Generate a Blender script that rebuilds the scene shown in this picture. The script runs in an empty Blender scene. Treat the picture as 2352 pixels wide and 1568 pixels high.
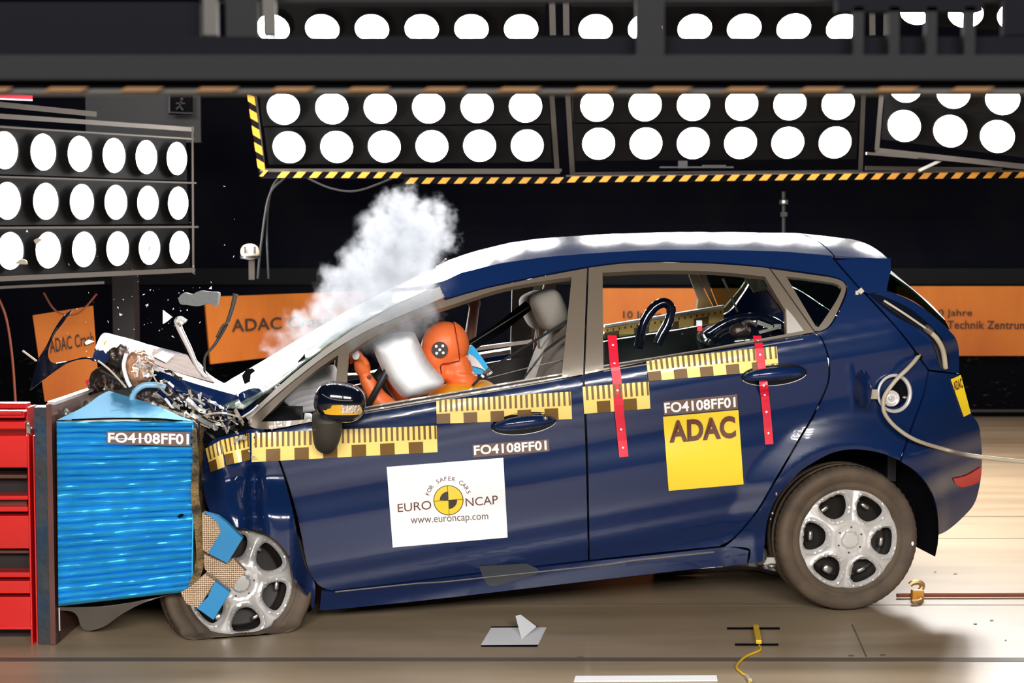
import bpy, bmesh, math, random
from mathutils import Vector, Matrix, Euler
from mathutils.geometry import delaunay_2d_cdt
from mathutils import noise as mnoise
R = math.radians
rnd = random.Random(7)
scn = bpy.context.scene
# ------------------------------------------------------------------ camera
FPX = 3600.0; DR = 6.29; CH = 1.50; PITCH = math.atan(224 / FPX)
CAM = Vector((0, -DR, CH))
cd = bpy.data.cameras.new('camera'); cam = bpy.data.objects.new('camera', cd)
scn.collection.objects.link(cam); scn.camera = cam
cam.location = CAM; cam.rotation_euler = (R(90) - PITCH, 0, 0)
cd.sensor_width = 36; cd.lens = FPX / 2352 * 36; cd.clip_start = .05
cd.dof.use_dof = True; cd.dof.focus_distance = 6.3; cd.dof.aperture_fstop = 4.5
# ------------------------------------------------------------------ world and exposure
wd = bpy.data.worlds.new('world'); scn.world = wd; wd.use_nodes = True
wd.node_tree.nodes['Background'].inputs[0].default_value = (.5, .55, .7, 1)
wd.node_tree.nodes['Background'].inputs[1].default_value = .02
scn.view_settings.view_transform = 'Standard'; scn.view_settings.look = 'None'
scn.view_settings.exposure = 0.0; scn.view_settings.gamma = 1
scn.cycles.max_bounces = 8; scn.cycles.volume_bounces = 2
scn.cycles.sample_clamp_indirect = 6
scn.cycles.volume_step_rate = 1.0
LAMP_BACK = 115.0       # emission of the lamp lenses behind the car
LAMP_FRONT = 125.0      # the banks on the camera's side of the hall

# ------------------------------------------------------------------ pixel rays
FW = Vector((0, math.cos(PITCH), -math.sin(PITCH))); UP = Vector((0, math.sin(PITCH), math.cos(PITCH)))
def ray(px, py): return FW + Vector(((px - 1176) / FPX, 0, 0)) - UP * ((py - 784) / FPX)
def W(px, py, d):
    r = ray(px, py); return CAM + r * (d / r.y)
def G(px, py, z=0.0):
    r = ray(px, py); return CAM + r * ((z - CH) / r.z)
def proj(p):
    q = p - CAM; w = q.dot(FW); return 1176 + FPX * q.x / w, 784 - FPX * q.dot(UP) / w
# car frame: x runs from nose to tail, y away from the camera, z up
TH = R(6.5); EX = Vector((math.cos(TH), math.sin(TH), 0)); EY = Vector((-math.sin(TH), math.cos(TH), 0))
O = W(1950, 1418, DR); O.z = 0
CW = 1.66
def CL(x, y, z): return O + EX * x + EY * y + Vector((0, 0, z))
def toC(p):
    q = p - O; return q.dot(EX), q.dot(EY), q.z
def K(px, py, off):
    r = ray(px, py); return CAM + r * ((off + EY.dot(O - CAM)) / EY.dot(r))
_a = toC(K(575, 985, .02)); _b = toC(K(1870, 764, .02))
def zbelt(x): return _a[2] + (x - _a[0]) * (_b[2] - _a[2]) / (_b[0] - _a[0])
TAB = [(-.1, .02), (0, .02), (.05, .006), (.12, .0), (.2, .012), (.28, .016), (.42, .004), (.56, .002), (.66, .02), (.8, .07), (1.2, .12)]
def lerp_tab(T, t):
    if t <= T[0][0]: return T[0][1]
    for (a, u), (b, v) in zip(T, T[1:]):
        if t <= b:
            s = (t - a) / (b - a); s = s * s * (3 - 2 * s); return u + (v - u) * s
    return T[-1][1]
def interp(T, t):
    if t <= T[0][0]: return T[0][1]
    for (a, u), (b, v) in zip(T, T[1:]):
        if t <= b: return u + (v - u) * (t - a) / (b - a)
    return T[-1][1]
XT = toC(K(2040, 1000, 0))[0]; XF = toC(K(640, 1100, 0))[0]; XA = toC(K(1955, 1000, 0))[0]
def side(x, z):
    v = z - zbelt(x)
    y = .02 + .30 * v + .42 * v * v if v >= 0 else lerp_tab(TAB, -v)
    if x > XT:
        dx = x - XT; y += 1.1 * dx * dx if dx < .3 else .099 + .66 * (dx - .3)
    if x < XF:
        s = min(1, (XF - x) / .12)
        y += s * (.018 * math.sin(x * 38 + z * 9) + .03 * mnoise.noise(Vector((x * 7, z * 6, 3.1)))) + .25 * (XF - x) ** 2
    dr = math.hypot(x - XA, z - .31)
    if dr < .5 and v < 0: y -= .022 * (1 - (abs(dr - .38) / .12)) if abs(dr - .38) < .12 else 0
    return y
def S(px, py, lift=0.0):
    off = 0.0
    for _ in range(7):
        p = K(px, py, off); x, y, z = toC(p); off = side(x, z) - lift
    return K(px, py, off)

# ------------------------------------------------------------------ object helpers
WM = {}
def put(name, verts, faces, mat, parent=None, smooth=False, thick=0, bevel=0, origin=None, remesh=0, sub=0, solid_off=-1):
    vs = [Vector(v) for v in verts]
    if origin is None:
        lo = [min(v[i] for v in vs) for i in range(3)]; hi = [max(v[i] for v in vs) for i in range(3)]
        origin = Vector([(a + b) / 2 for a, b in zip(lo, hi)])
    me = bpy.data.meshes.new(name); me.from_pydata([v - origin for v in vs], [], faces); me.update()
    me.materials.append(mat)
    if smooth: me.polygons.foreach_set('use_smooth', [True] * len(me.polygons))
    o = bpy.data.objects.new(name, me); scn.collection.objects.link(o)
    o.location = origin; WM[o.name] = Matrix.Translation(origin)
    if parent: o.parent = parent; o.matrix_parent_inverse = WM[parent.name].inverted()
    if remesh:
        m = o.modifiers.new('r', 'REMESH'); m.mode = 'VOXEL'; m.voxel_size = remesh; m.use_smooth_shade = True
        m = o.modifiers.new('s', 'SMOOTH'); m.factor = .5; m.iterations = 4
    if sub: m = o.modifiers.new('u', 'SUBSURF'); m.levels = sub; m.render_levels = sub
    if thick: m = o.modifiers.new('t', 'SOLIDIFY'); m.thickness = thick; m.offset = solid_off
    if thick and smooth: m = o.modifiers.new('e', 'EDGE_SPLIT'); m.split_angle = R(38)
    if bevel: m = o.modifiers.new('b', 'BEVEL'); m.width = bevel; m.segments = 2; m.limit_method = 'ANGLE'
    return o
def thing(name, loc, label, cat, group=None, rz=0, parent=None):
    o = bpy.data.objects.new(name, None); scn.collection.objects.link(o); o.empty_display_size = .1
    o.location = loc; o.rotation_euler = (0, 0, rz)
    WM[o.name] = Matrix.Translation(loc) @ Matrix.Rotation(rz, 4, 'Z')
    if parent: o.parent = parent; o.matrix_parent_inverse = WM[parent.name].inverted()
    if label: tag(o, label, cat, group)
    return o
def tag(o, label, cat, group=None):
    o['label'] = label; o['category'] = cat
    if group: o['group'] = group
    return o
def struct(o): o['kind'] = 'structure'; return o
def plabel(o, t): o['label'] = t; return o

def puts(name, geos, mat, parent=None, **kw):
    return [put(name, v, f, mat, parent, **kw) for v, f in geos]
def rough(g, amp, fr, seed=0):
    V, F_ = g; c = sum((Vector(v) for v in V), Vector()) / len(V); out = []
    for v in V:
        v = Vector(v); k = amp * (mnoise.noise(v * fr + Vector((seed, 0, 0))) + .6 * mnoise.noise(v * fr * 2.3)); out.append(v + (v - c).normalized() * k)
    return out, F_
def join(parts):
    V = []; Fc = []
    for v, f in parts:
        n = len(V); V += list(v); Fc += [[i + n for i in q] for q in f]
    return V, Fc
def boxm(c, s, M=None):
    c = Vector(c); M = M or Matrix.Identity(3)
    V = [c + M @ Vector((x * s[0] / 2, y * s[1] / 2, z * s[2] / 2)) for x in (-1, 1) for y in (-1, 1) for z in (-1, 1)]
    return V, [[0, 1, 3, 2], [4, 6, 7, 5], [0, 4, 5, 1], [2, 3, 7, 6], [0, 2, 6, 4], [1, 5, 7, 3]]
def box2(x0, x1, y0, y1, z0, z1): return boxm(((x0 + x1) / 2, (y0 + y1) / 2, (z0 + z1) / 2), (abs(x1 - x0), abs(y1 - y0), abs(z1 - z0)))
def frame_of(d):
    d = d.normalized(); a = Vector((0, 0, 1)) if abs(d.z) < .9 else Vector((1, 0, 0))
    u = d.cross(a).normalized(); return u, d.cross(u).normalized()
def cr(P, n=8):
    P = [Vector(p) for p in P]; out = []
    for i in range(len(P) - 1):
        a = P[max(i - 1, 0)]; b = P[i]; c = P[i + 1]; d = P[min(i + 2, len(P) - 1)]
        for k in range(n):
            t = k / n
            out.append(.5 * ((2 * b) + (c - a) * t + (2 * a - 5 * b + 4 * c - d) * t * t + (3 * b - a - 3 * c + d) * t ** 3))
    out.append(P[-1]); return out
def tube(P, r, n=10, smooth_n=0, closed=False, r2=None):
    P = [Vector(p) for p in P]
    if smooth_n: P = cr(P, smooth_n)
    V = []; Fc = []; m = len(P); u = None
    for i, p in enumerate(P):
        d = (P[(i + 1) % m] - P[i - 1]) if closed else (P[min(i + 1, m - 1)] - P[max(i - 1, 0)])
        if d.length < 1e-9: d = Vector((1, 0, 0))
        d.normalize()
        u = frame_of(d)[0] if u is None else (u - d * u.dot(d)).normalized()
        w = d.cross(u); rr = r(i / max(1, m - 1)) if callable(r) else r
        for k in range(n):
            a = 2 * math.pi * k / n; V.append(p + u * math.cos(a) * rr + w * math.sin(a) * (r2 or rr))
    for i in range(m if closed else m - 1):
        j = (i + 1) % m
        for k in range(n): Fc.append([i * n + k, i * n + (k + 1) % n, j * n + (k + 1) % n, j * n + k])
    if not closed: Fc.append(list(range(n))[::-1]); Fc.append([(m - 1) * n + k for k in range(n)])
    return V, Fc
def ribbon(P, w, t, up, smooth_n=0):
    """flat bar along P, width w along up, thickness t"""
    P = [Vector(p) for p in P]
    if smooth_n: P = cr(P, smooth_n)
    V = []; Fc = []; m = len(P)
    for i, p in enumerate(P):
        d = (P[min(i + 1, m - 1)] - P[max(i - 1, 0)]).normalized()
        a = (up - d * up.dot(d)).normalized(); b = d.cross(a); ww = w(i / (m - 1)) if callable(w) else w
        V += [p + a * ww / 2 + b * t / 2, p - a * ww / 2 + b * t / 2, p - a * ww / 2 - b * t / 2, p + a * ww / 2 - b * t / 2]
    for i in range(m - 1):
        for k in range(4): Fc.append([4 * i + k, 4 * i + (k + 1) % 4, 4 * i + 4 + (k + 1) % 4, 4 * i + 4 + k])
    Fc += [[3, 2, 1, 0], [4 * m - 4, 4 * m - 3, 4 * m - 2, 4 * m - 1]]
    return V, Fc
def ell(c, r, M=None, nu=24, nv=14, e=1.0):
    """super-ellipsoid"""
    c = Vector(c); M = M or Matrix.Identity(3); r = r if hasattr(r, '__len__') else (r, r, r)
    sp = lambda v: math.copysign(abs(v) ** e, v)
    V = [c + M @ Vector((0, 0, -r[2]))]
    for j in range(1, nv):
        b = -math.pi / 2 + math.pi * j / nv
        for i in range(nu):
            a = 2 * math.pi * i / nu
            V.append(c + M @ Vector((r[0] * sp(math.cos(b)) * sp(math.cos(a)), r[1] * sp(math.cos(b)) * sp(math.sin(a)), r[2] * sp(math.sin(b)))))
    V.append(c + M @ Vector((0, 0, r[2]))); Fc = []
    for i in range(nu):
        Fc.append([0, 1 + (i + 1) % nu, 1 + i]); Fc.append([len(V) - 1, 1 + (nv - 2) * nu + i, 1 + (nv - 2) * nu + (i + 1) % nu])
    for j in range(nv - 2):
        for i in range(nu): Fc.append([1 + j * nu + i, 1 + j * nu + (i + 1) % nu, 1 + (j + 1) * nu + (i + 1) % nu, 1 + (j + 1) * nu + i])
    return V, Fc
def caps(a, b, ra, rb=None, n=12):
    a = Vector(a); b = Vector(b); rb = ra if rb is None else rb; L = (b - a).length; d = (b - a).normalized()
    P = []; Rr = []
    for k in range(5): t = k / 4 * math.pi / 2; P.append(a - d * ra * math.cos(t)); Rr.append(max(1e-4, ra * math.sin(t)))
    for k in range(5): t = k / 4 * math.pi / 2; P.append(b + d * rb * math.sin(t)); Rr.append(max(1e-4, rb * math.cos(t)))
    m = len(P); return tube(P, lambda s: Rr[min(m - 1, int(round(s * (m - 1))))], n)
def lathe(prof, c, ax, n=48, u=None):
    """prof: (radius, height along ax)"""
    c = Vector(c); ax = Vector(ax).normalized(); u0, w0 = frame_of(ax); V = []; Fc = []
    for i in range(n):
        a = 2 * math.pi * i / n; d = u0 * math.cos(a) + w0 * math.sin(a)
        for r, h in prof: V.append(c + d * r + ax * h)
    m = len(prof)
    for i in range(n):
        j = (i + 1) % n
        for k in range(m - 1): Fc.append([i * m + k, j * m + k, j * m + k + 1, i * m + k + 1])
    return V, Fc

# ------------------------------------------------------------------ outlines and panels
def curve(P, n=6):
    """closed outline; (x, y) is a smooth point, (x, y, 1) a corner"""
    m = len(P); out = []
    for i in range(m):
        b, c = P[i], P[(i + 1) % m]
        a = P[i - 1] if len(b) < 3 else b; d = P[(i + 2) % m] if len(c) < 3 else c
        a, b, c, d = [Vector(q[:2]) for q in (a, b, c, d)]
        L = (c - b).length; k = max(1, min(n, int(L / 6))) if n > 1 else 1
        for s in range(k):
            t = s / k
            out.append(.5 * ((2 * b) + (c - a) * t + (2 * a - 5 * b + 4 * c - d) * t * t + (3 * b - a - 3 * c + d) * t ** 3))
    return out
def straight(P, step=14):
    out = []
    for i in range(len(P)):
        a = Vector(P[i][:2]); b = Vector(P[(i + 1) % len(P)][:2]); k = max(1, int((b - a).length / step))
        out += [a + (b - a) * s / k for s in range(k)]
    return out
def resamp(P, step):
    out = []
    for i in range(len(P)):
        a = P[i]; b = P[(i + 1) % len(P)]; k = max(1, int((b - a).length / step + .3))
        out += [a + (b - a) * s / k for s in range(k)]
    return out
def area(P): return sum(P[i - 1].x * P[i].y - P[i].x * P[i - 1].y for i in range(len(P))) / 2
def inset(P, d):
    s = 1 if area(P) > 0 else -1; out = []
    for i in range(len(P)):
        a, b, c = P[i - 1], P[i], P[(i + 1) % len(P)]
        e = (b - a); f = (c - b)
        if e.length < 1e-6 or f.length < 1e-6: out.append(b); continue
        t = (e.normalized() + f.normalized())
        if t.length < 1e-3: out.append(b); continue
        t.normalize(); out.append(b + Vector((-t.y, t.x)) * s * d)
    return out
def inside(x, y, P):
    c = False; j = len(P) - 1
    for i in range(len(P)):
        if (P[i][1] > y) != (P[j][1] > y) and x < (P[j][0] - P[i][0]) * (y - P[i][1]) / (P[j][1] - P[i][1]) + P[i][0]: c = not c
        j = i
    return c
def tri2d(outer, holes, step):
    loops = [outer] + holes; V = []; E = []
    for L in loops:
        n = len(V); V += [Vector(p) for p in L]; E += [(n + i, n + (i + 1) % len(L)) for i in range(len(L))]
    x0 = min(p[0] for p in outer); x1 = max(p[0] for p in outer); y0 = min(p[1] for p in outer); y1 = max(p[1] for p in outer)
    edge = {}
    for p in V: edge.setdefault((int(p[0] / step), int(p[1] / step)), []).append(p)
    j = 0; y = y0 + step * .5
    while y < y1:
        x = x0 + step * (.5 if j % 2 else .25)
        while x < x1:
            if inside(x, y, outer) and not any(inside(x, y, h) for h in holes):
                q = Vector((x, y)); kx, ky = int(x / step), int(y / step); ok = True
                for a in (-1, 0, 1):
                    for b in (-1, 0, 1):
                        for e in edge.get((kx + a, ky + b), ()):
                            if (e - q).length < step * .45: ok = False
                if ok: V.append(q)
            x += step
        y += step * .9; j += 1
    r = delaunay_2d_cdt(V, E, [], 0, 1e-6)
    vs = r[0]; fs = []
    for f in r[2]:
        cx = sum(vs[i].x for i in f) / len(f); cy = sum(vs[i].y for i in f) / len(f)
        if inside(cx, cy, outer) and not any(inside(cx, cy, h) for h in holes): fs.append(list(f))
    return vs, fs
def face_cam(V, Fs, to=None):
    to = to or CAM; out = []
    for f in Fs:
        a, b, c = V[f[0]], V[f[1]], V[f[2]]
        nn = (b - a).cross(c - a)
        out.append(f if nn.dot(to - a) > 0 else f[::-1])
    return out
def panel_geo(outer, holes=(), lift=0, step=14, mapf=None, gap=0):
    mapf = mapf or S; step_e = step * .8
    oo = resamp(inset(outer, gap) if gap else outer, step_e); hh = [resamp(h, step_e) for h in holes]
    v2, fs = tri2d(oo, hh, step)
    V = [mapf(p.x, p.y, lift) for p in v2]
    return V, face_cam(V, fs)
def panel(name, outer, mat, parent, holes=(), lift=0, thick=.012, step=14, mapf=None, gap=0, smooth=True):
    V, Fs = panel_geo(outer, holes, lift, step, mapf, gap)
    return put(name, V, Fs, mat, parent, smooth=smooth, thick=thick)
def far_copy(o, parent):
    """the same panel on the far side of the car"""
    M = WM[o.name]; V = []
    for v in o.data.vertices:
        x, y, z = toC(M @ v.co); V.append(CL(x, CW - y, z))
    Fs = [list(p.vertices)[::-1] for p in o.data.polygons]
    q = put(o.name.split('.')[0], V, Fs, o.data.materials[0], parent, smooth=True)
    for m in o.modifiers:
        if m.type == 'SOLIDIFY': n = q.modifiers.new('t', 'SOLIDIFY'); n.thickness = m.thickness; n.offset = m.offset; e = q.modifiers.new('e', 'EDGE_SPLIT'); e.split_angle = R(38)
    return q
def quadmap(Q):
    a, b, c, d = [Vector(q) for q in Q]      # TL TR BR BL
    return lambda u, v: (a * (1 - u) + b * u) * (1 - v) + (d * (1 - u) + c * u) * v
def quad_sheet(name, Q, mat, parent, mapf, lift=0, nu=6, nv=4, thick=0, smooth=True):
    f = quadmap(Q); V = []; Fs = []
    for j in range(nv + 1):
        for i in range(nu + 1): p = f(i / nu, j / nv); V.append(mapf(p.x, p.y, lift))
    for j in range(nv):
        for i in range(nu): k = j * (nu + 1) + i; Fs.append([k, k + 1, k + nu + 2, k + nu + 1])
    return put(name, V, face_cam(V, Fs), mat, parent, smooth=smooth, thick=thick)
_tc = {}
def text2d(txt, bold=0.0):
    key = (txt, bold)
    if key in _tc: return _tc[key]
    cu = bpy.data.curves.new('t', 'FONT'); cu.body = txt; cu.offset = bold; cu.resolution_u = 4; cu.space_character = 1.04 if bold else 1
    ob = bpy.data.objects.new('t', cu); scn.collection.objects.link(ob)
    dg = bpy.context.evaluated_depsgraph_get(); me = ob.evaluated_get(dg).to_mesh()
    V = [(v.co.x, v.co.y) for v in me.vertices]; Fs = [list(p.vertices) for p in me.polygons]
    bpy.data.objects.remove(ob); bpy.data.curves.remove(cu)
    x0 = min(v[0] for v in V); x1 = max(v[0] for v in V); y0 = min(v[1] for v in V); y1 = max(v[1] for v in V)
    V = [((x - x0) / (x1 - x0), 1 - (y - y0) / (y1 - y0)) for x, y in V]
    _tc[key] = (V, Fs, (x1 - x0) / (y1 - y0)); return _tc[key]
def text_on(name, txt, Q, mat, parent, mapf, lift, bold=0.0):
    V2, Fs, _ = text2d(txt, bold); f = quadmap(Q)
    V = [mapf(f(u, v).x, f(u, v).y, lift) for u, v in V2]
    return put(name, V, face_cam(V, Fs), mat, parent)

# ------------------------------------------------------------------ materials
def mat(name, col, rough=.5, metal=0, emit=0, ecol=None, coat=0, spec=None, alpha=1, trans=0, ior=None, bump=None, var=None, aniso=None):
    """bump = (scale, strength, stretch)   var = (second colour, scale, stretch, lo, hi)"""
    m = bpy.data.materials.new(name); m.use_nodes = True; nt = m.node_tree; b = nt.nodes['Principled BSDF']; L = nt.links
    b.inputs['Base Color'].default_value = (*col, 1); b.inputs['Roughness'].default_value = rough; b.inputs['Metallic'].default_value = metal
    if coat: b.inputs['Coat Weight'].default_value = coat; b.inputs['Coat Roughness'].default_value = .03
    if spec is not None: b.inputs['Specular IOR Level'].default_value = spec
    if trans: b.inputs['Transmission Weight'].default_value = trans
    if ior: b.inputs['IOR'].default_value = ior
    if alpha < 1: b.inputs['Alpha'].default_value = alpha
    if emit: b.inputs['Emission Color'].default_value = (*(ecol or col), 1); b.inputs['Emission Strength'].default_value = emit
    def tex(scale, stretch, detail=5):
        tc = nt.nodes.new('ShaderNodeTexCoord'); mp = nt.nodes.new('ShaderNodeMapping'); mp.inputs['Scale'].default_value = stretch
        n = nt.nodes.new('ShaderNodeTexNoise'); n.inputs['Scale'].default_value = scale; n.inputs['Detail'].default_value = detail
        L.new(tc.outputs['Object'], mp.inputs[0]); L.new(mp.outputs[0], n.inputs['Vector']); return n
    if var:
        n = tex(var[1], var[2]); r = nt.nodes.new('ShaderNodeMapRange'); r.inputs[1].default_value = var[3]; r.inputs[2].default_value = var[4]
        mx = nt.nodes.new('ShaderNodeMix'); mx.data_type = 'RGBA'; mx.inputs[6].default_value = (*col, 1); mx.inputs[7].default_value = (*var[0], 1)
        L.new(n.outputs[0], r.inputs[0]); L.new(r.outputs[0], mx.inputs[0]); L.new(mx.outputs[2], b.inputs['Base Color'])
    if bump:
        n = tex(bump[0], bump[2] if len(bump) > 2 else (1, 1, 1)); bp = nt.nodes.new('ShaderNodeBump')
        bp.inputs['Strength'].default_value = bump[1]; bp.inputs['Distance'].default_value = bump[3] if len(bump) > 3 else .01
        L.new(n.outputs[0], bp.inputs['Height']); L.new(bp.outputs[0], b.inputs['Normal'])
    return m
M = {}
M['paint'] = mat('blue_paint', (.0042, .0175, .076), .2, 0, coat=.6, spec=.35)
M['frame'] = mat('grey_frame', (.15, .12, .088), .34, .2, coat=.2)
M['pillar'] = mat('pale_pillar', (.45, .42, .38), .3, .3)
M['black'] = mat('black_plastic', (.008, .008, .01), .45)
M['softblack'] = mat('matt_black', (.003, .003, .0045), .9, spec=.08)
M['gloss'] = mat('gloss_black', (.004, .006, .015), .12, coat=1)
M['tyre'] = mat('dusty_rubber', (.105, .072, .045), .7, bump=(60, .15), var=((.065, .045, .03), 9, (1, 1, 1), .4, .65))
M['silver'] = mat('silver_plastic', (.72, .70, .68), .26, .35)
M['steel'] = mat('steel', (.45, .43, .4), .3, .9)
M['dsteel'] = mat('dark_steel', (.05, .055, .06), .45, .6, bump=(20, .3), var=((.02, .05, .09), 6, (1, 1, 1), .4, .6))
M['red'] = mat('red_enamel', (.62, .008, .008), .3, coat=.4)
M['redtape'] = mat('red_tape', (.75, .012, .04), .35)
M['blue'] = mat('blue_sheet', (.03, .42, .80), .38, .45, bump=(5, .2, (.25, 1, 1.2), .008))
M['blueedge'] = mat('blue_honeycomb_side', (.02, .24, .52), .45, .1)
M['tan'] = mat('bare_honeycomb', (.42, .29, .17), .5, .3)
M['yellow'] = mat('sticker_yellow', (.92, .66, .02), .4)
M['ryellow'] = mat('ruler_yellow', (1, .74, .20), .3, coat=.5)
M['brown'] = mat('ruler_brown', (.17, .085, .012), .5)
M['white'] = mat('white_vinyl', (.93, .94, .96), .4)
M['ink'] = mat('ink', (.03, .015, .01), .5)
M['inkred'] = mat('brown_ink', (.12, .03, .012), .5)
M['labelbg'] = mat('grey_label', (.16, .095, .075), .4)
M['wtext'] = mat('white_letters', (.9, .9, .9), .4)
M['orange'] = mat('orange_banner', (.64, .18, .015), .6, var=((.50, .11, .008), 1.6, (1, 1, .25), .4, .62))
M['bink'] = mat('banner_ink', (.04, .02, .012), .6)
M['hyellow'] = mat('hazard_yellow', (.62, .26, .015), .5)
M['grey'] = mat('grey_aluminium', (.26, .24, .22), .4, .5)
M['dgrey'] = mat('dark_grey_metal', (.022, .022, .024), .5, .2)
M['girder'] = mat('grey_girder', (.010, .0105, .0115), .8, 0, spec=.08)
M['fgrey'] = mat('grey_bank_frame', (.055, .048, .042), .6, .1, spec=.15)
M['housing'] = mat('black_housing', (.0022, .002, .0022), .7, spec=.12)
M['fabric'] = mat('grey_fabric', (.20, .185, .16), .9, bump=(90, .2))
M['bag'] = mat('airbag_white', (.96, .96, .98), .75, bump=(7, .4, (1, 1, 1), .02))
M['skin'] = mat('dummy_orange', (.82, .165, .04), .42, spec=.4)
M['skin2'] = mat('dummy_salmon', (.74, .26, .13), .45)
M['suit'] = mat('suit_yellow', (.88, .38, .012), .7)
M['amber'] = mat('amber_lens', (.85, .45, .02), .12, coat=1)
M['redlens'] = mat('red_lens', (.55, .008, .01), .25)
M['beige'] = mat('beige_hose', (.45, .39, .29), .45)
M['cable'] = mat('yellow_cable', (.8, .5, .02), .4)
M['rust'] = mat('rust_rope', (.24, .06, .03), .7)
M['lens_b'] = mat('lamp_lens', (1, 1, 1), .4, emit=LAMP_BACK, ecol=(1, .97, .94))
M['lens_f'] = mat('lamp_lens_hall', (1, 1, 1), .4, emit=LAMP_FRONT, ecol=(1, .97, .94))
M['wall'] = mat('dark_wall', (.001, .0016, .0055), .9, spec=.1, var=((.003, .0035, .006), 2, (1, 1, 1), .4, .7))
M['wallbase'] = mat('scuffed_wall_base', (.001, .001, .002), .9, spec=.08, var=((.03, .027, .02), 14, (1, 1, 2.5), .62, .72))
M['floor'] = mat('grey_brown_floor', (.40, .305, .20), .36, var=((.29, .215, .135), 1.4, (.5, 3, 1), .35, .7), bump=(5, .06, (1, 3, 1)))
M['postgrey'] = mat('grey_post', (.05, .047, .043), .7, 0, spec=.1)
M['recess'] = mat('recess_black', (.003, .004, .008), .3, spec=.25)
M['seam'] = mat('floor_seam', (.12, .095, .07), .6)
M['paper'] = mat('paper', (.85, .86, .88), .6)
M['hood_in'] = mat('brown_underside', (.05, .036, .03), .3, .5, bump=(30, .8), var=((.34, .28, .25), 34, (1, 1, 1), .56, .64))
M['headlight'] = mat('lamp_glass_amber', (.55, .28, .16), .12, .4, coat=1, bump=(30, .5, (1, 1, .25), .01))
M['brownpanel'] = mat('dull_brown_panel', (.13, .07, .045), .7, spec=.1, var=((.07, .04, .03), 12, (1, 1, 1), .4, .6))
M['rimdark'] = mat('dark_rim', (.02, .016, .014), .5, .5)
M['armgrey'] = mat('grainy_dark_grey', (.045, .038, .03), .6)
M['ochre'] = mat('ochre_glue', (.30, .20, .08), .45, .3, bump=(60, 1, (1, 1, 1), .02), var=((.05, .04, .025), 18, (1, 1, 1), .4, .6))
M['darkred'] = mat('maroon', (.10, .015, .015), .5)
def glassy(name, col, rough, mix):
    m = bpy.data.materials.new(name); m.use_nodes = True; nt = m.node_tree; nt.nodes.clear()
    o = nt.nodes.new('ShaderNodeOutputMaterial'); t = nt.nodes.new('ShaderNodeBsdfTransparent'); g = nt.nodes.new('ShaderNodeBsdfGlossy')
    x = nt.nodes.new('ShaderNodeMixShader'); f = nt.nodes.new('ShaderNodeFresnel'); a = nt.nodes.new('ShaderNodeMath'); a.operation = 'ADD'
    f.inputs[0].default_value = 1.5; a.inputs[1].default_value = mix; t.inputs[0].default_value = (*col, 1); g.inputs[1].default_value = rough
    nt.links.new(f.outputs[0], a.inputs[0]); nt.links.new(a.outputs[0], x.inputs[0]); nt.links.new(t.outputs[0], x.inputs[1])
    nt.links.new(g.outputs[0], x.inputs[2]); nt.links.new(x.outputs[0], o.inputs[0]); return m
M['glass'] = glassy('window_glass', (.72, .8, .76), .02, .02)
M['dglass'] = glassy('tinted_glass', (.10, .16, .12), .03, .03)
def shattered():
    m = mat('shattered_glass', (.62, .70, .66), .5, .0, coat=.15, spec=.2); nt = m.node_tree; b = nt.nodes['Principled BSDF']
    tc = nt.nodes.new('ShaderNodeTexCoord'); mp = nt.nodes.new('ShaderNodeMapping'); mp.inputs['Scale'].default_value = (1, 2.5, 1)
    v = nt.nodes.new('ShaderNodeTexVoronoi'); v.inputs['Scale'].default_value = 38; v.feature = 'DISTANCE_TO_EDGE'
    n = nt.nodes.new('ShaderNodeTexNoise'); n.inputs['Scale'].default_value = 9; n.inputs['Detail'].default_value = 6
    bp = nt.nodes.new('ShaderNodeBump'); bp.inputs['Strength'].default_value = .7; bp.inputs['Distance'].default_value = .012
    r = nt.nodes.new('ShaderNodeValToRGB'); r.color_ramp.elements[0].position = .35; r.color_ramp.elements[0].color = (.05, .085, .07, 1)
    r.color_ramp.elements[1].position = .6; r.color_ramp.elements[1].color = (.22, .29, .26, 1)
    L = nt.links; L.new(tc.outputs['Object'], mp.inputs[0]); L.new(mp.outputs[0], v.inputs[0]); L.new(mp.outputs[0], n.inputs[0])
    L.new(n.outputs[0], bp.inputs['Height']); L.new(bp.outputs[0], b.inputs['Normal']); L.new(n.outputs[0], r.inputs[0]); L.new(r.outputs[0], b.inputs['Base Color'])
    return m
M['shatter'] = shattered()
# ================================================================== the hall
def slab(name, a, m, st=True):
    o = put(name, *boxm(((a[0] + a[1]) / 2, (a[2] + a[3]) / 2, (a[4] + a[5]) / 2), (a[1] - a[0], a[3] - a[2], a[5] - a[4])), m)
    return struct(o) if st else o
WY = 7.31
slab('floor', (-8, 8, -11, WY, -.1, 0), M['floor'])
slab('wall_back', (-8, 8, WY, WY + .2, 0, 6), M['wall'])
slab('wall_left', (-8.2, -8, -11, WY + .2, -.1, 6), M['wall'])
slab('wall_right', (8, 8.2, -11, WY + .2, -.1, 6), M['wall'])
slab('wall_front', (-8, 8, -11.2, -11, -.1, 6), M['wall'])
slab('ceiling', (-8.2, 8.2, -11.2, WY + .2, 6, 6.2), M['wall'])
slab('baseboard_back', (-8, 8, WY - .03, WY, 0, .52), M['wallbase'])
n = 1
for py, w in ((1515, .055), (1389, .008), (1236, .006), (1186, .01)):
    y = G(1176, py).y; slab('trim_%d' % n, (-7.9, 7.9, y - w / 2, y + w / 2, 0, .0015), M['seam']); n += 1
a, b = G(1957, 1434), G(1990, 1508)
struct(put('trim_5', *ribbon([a, b], .006, .002, Vector((1, 0, 0))), M['seam']))
z = W(2240, 944, 13.55).z; slab('trim_6', (-7.9, 7.9, WY - .05, WY - .03, z - .008, z + .014), M['fgrey'])
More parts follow.
